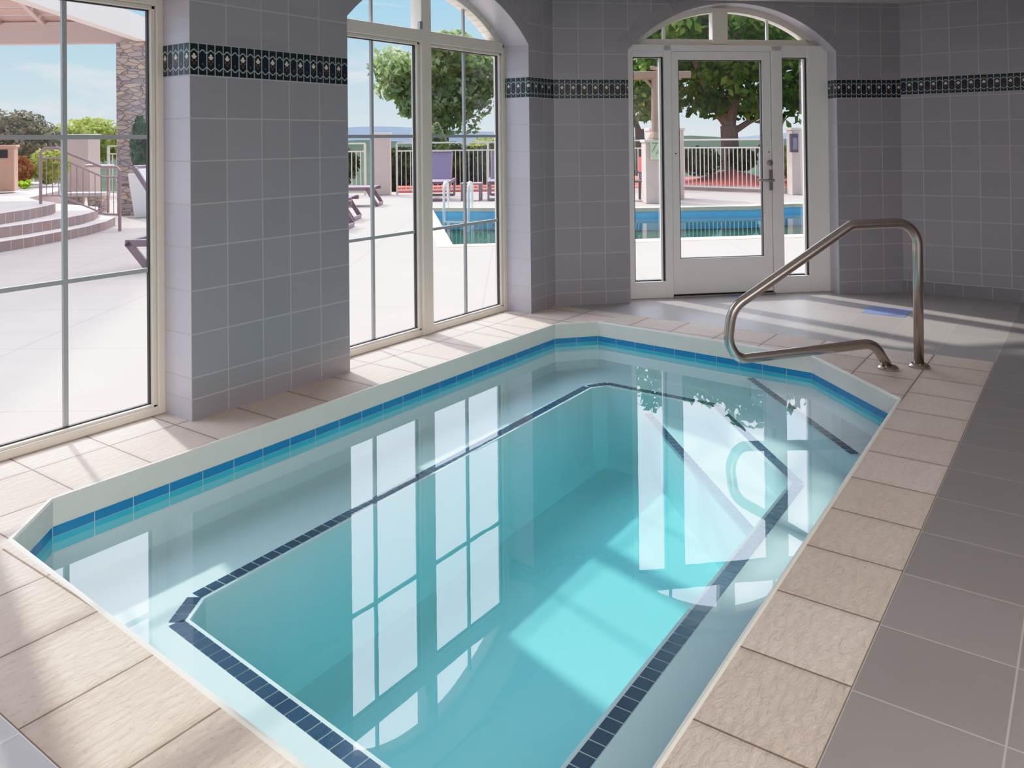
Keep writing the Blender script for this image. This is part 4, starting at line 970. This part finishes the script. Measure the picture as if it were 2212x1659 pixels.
# ---------------------------------------------------------------- light
sun = bpy.data.lights.new('sun', 'SUN'); so = link(bpy.data.objects.new('sun', sun)); el = math.radians(42)
dv = Vector((-.255 * math.cos(el), -.967 * math.cos(el), -math.sin(el))); so.rotation_euler = dv.to_track_quat('-Z', 'Y').to_euler(); so.location = (5, 20, 20)
sun.energy = 5.2; sun.angle = math.radians(2.0); sun.color = (1., .95, .89)
for (x, y, p, sx, sy) in ((-1.3, -2.5, 450, 5.4, 4.4),):  # fill light added behind the camera to lift the interior, no known fixture
    a = bpy.data.lights.new('added_fill_light', 'AREA'); a.shape = 'RECTANGLE'; a.size = sx; a.size_y = sy; a.energy = p; a.color = (1., .96, .93)
    ao = link(bpy.data.objects.new('added_fill_light', a)); ao.location = (x, y, CEIL - .03)

w = bpy.data.worlds.new('sky'); bpy.context.scene.world = w; w.use_nodes = True; t = w.node_tree; t.nodes.clear()
class WN(NT):
    def __init__(s, tree): s.t = tree; s.out = tree.nodes.new('ShaderNodeOutputWorld')
t = WN(t)
vec = t.coord('Generated'); x, y, z = t.sep(vec)
base = t.ramp(t.M('MAXIMUM', z, 0.), [(0., (.80, .89, .96)), (.05, (.64, .82, .97)), (.16, (.36, .66, .95)), (.6, (.20, .42, .80))])
cl = t.noise(t.scale(vec, (1., 1., 3.2)), 5.2, 7, .62, .4)
cm = t.ramp(cl, [(.54, (0, 0, 0)), (.74, (1, 1, 1))])
base = t.mix(t.M('MULTIPLY', t.sep(cm)[0], .85), base, (1., 1., 1.02))
# added sky glow above the horizon band, brightening the water reflections
gd = Vector((math.cos(math.radians(36)) * math.cos(math.radians(55)), math.cos(math.radians(36)) * math.sin(math.radians(55)), math.sin(math.radians(36))))
dn = t.n('ShaderNodeVectorMath', operation='DOT_PRODUCT'); t.L(vec, dn.inputs[0]); dn.inputs[1].default_value = gd
mr = t.n('ShaderNodeMapRange', interpolation_type='SMOOTHSTEP'); mr.inputs[1].default_value = math.cos(math.radians(78)); mr.inputs[2].default_value = math.cos(math.radians(30)); t.L(dn.outputs['Value'], mr.inputs[0])
mz = t.n('ShaderNodeMapRange', interpolation_type='SMOOTHSTEP'); mz.inputs[1].default_value = .168; mz.inputs[2].default_value = .255; t.L(z, mz.inputs[0])
glow = t.M('MULTIPLY', t.M('MULTIPLY', mr.outputs[0], mz.outputs[0]), t.M('MINIMUM', 10.5, t.M('MAXIMUM', 1.5, t.M('ADD', -2., t.M('MULTIPLY', z, 19.)))))
bg = t.n('ShaderNodeBackground'); t.L(base, bg.inputs[0]); bg.inputs[1].default_value = 1.32
bg2 = t.n('ShaderNodeBackground'); t.inp(bg2.inputs[0], t.mix(cl, (.80, .82, 1., 1), (.93, .91, 1.))); t.L(t.M('MULTIPLY', glow, .82), bg2.inputs[1])
ad = t.n('ShaderNodeAddShader'); t.L(bg.outputs[0], ad.inputs[0]); t.L(bg2.outputs[0], ad.inputs[1]); t.L(ad.outputs[0], t.out.inputs[0])

sc_ = bpy.context.scene
vs = sc_.view_settings; vs.use_curve_mapping = True; cm_ = vs.curve_mapping; cm_.white_level = (2.2, 2.2, 2.2); cv = cm_.curves[3]
for (x_, y_) in ((.10, .215), (.20, .405), (.32, .60), (.46, .77), (.68, .92)): cv.points.new(x_, y_)
cm_.update()
sc_.view_settings.view_transform = 'Standard'; sc_.view_settings.look = 'None'; sc_.view_settings.exposure = 0.; sc_.view_settings.gamma = 1.
sc_.cycles.use_denoising = True; sc_.cycles.max_bounces = 8; sc_.cycles.transparent_max_bounces = 14; sc_.cycles.diffuse_bounces = 3; sc_.cycles.glossy_bounces = 4; sc_.cycles.use_adaptive_sampling = True; sc_.cycles.use_light_tree = False; sc_.cycles.adaptive_threshold = .05; sc_.cycles.sample_clamp_indirect = 8.
sc_.cycles.caustics_reflective = False; sc_.cycles.caustics_refractive = False
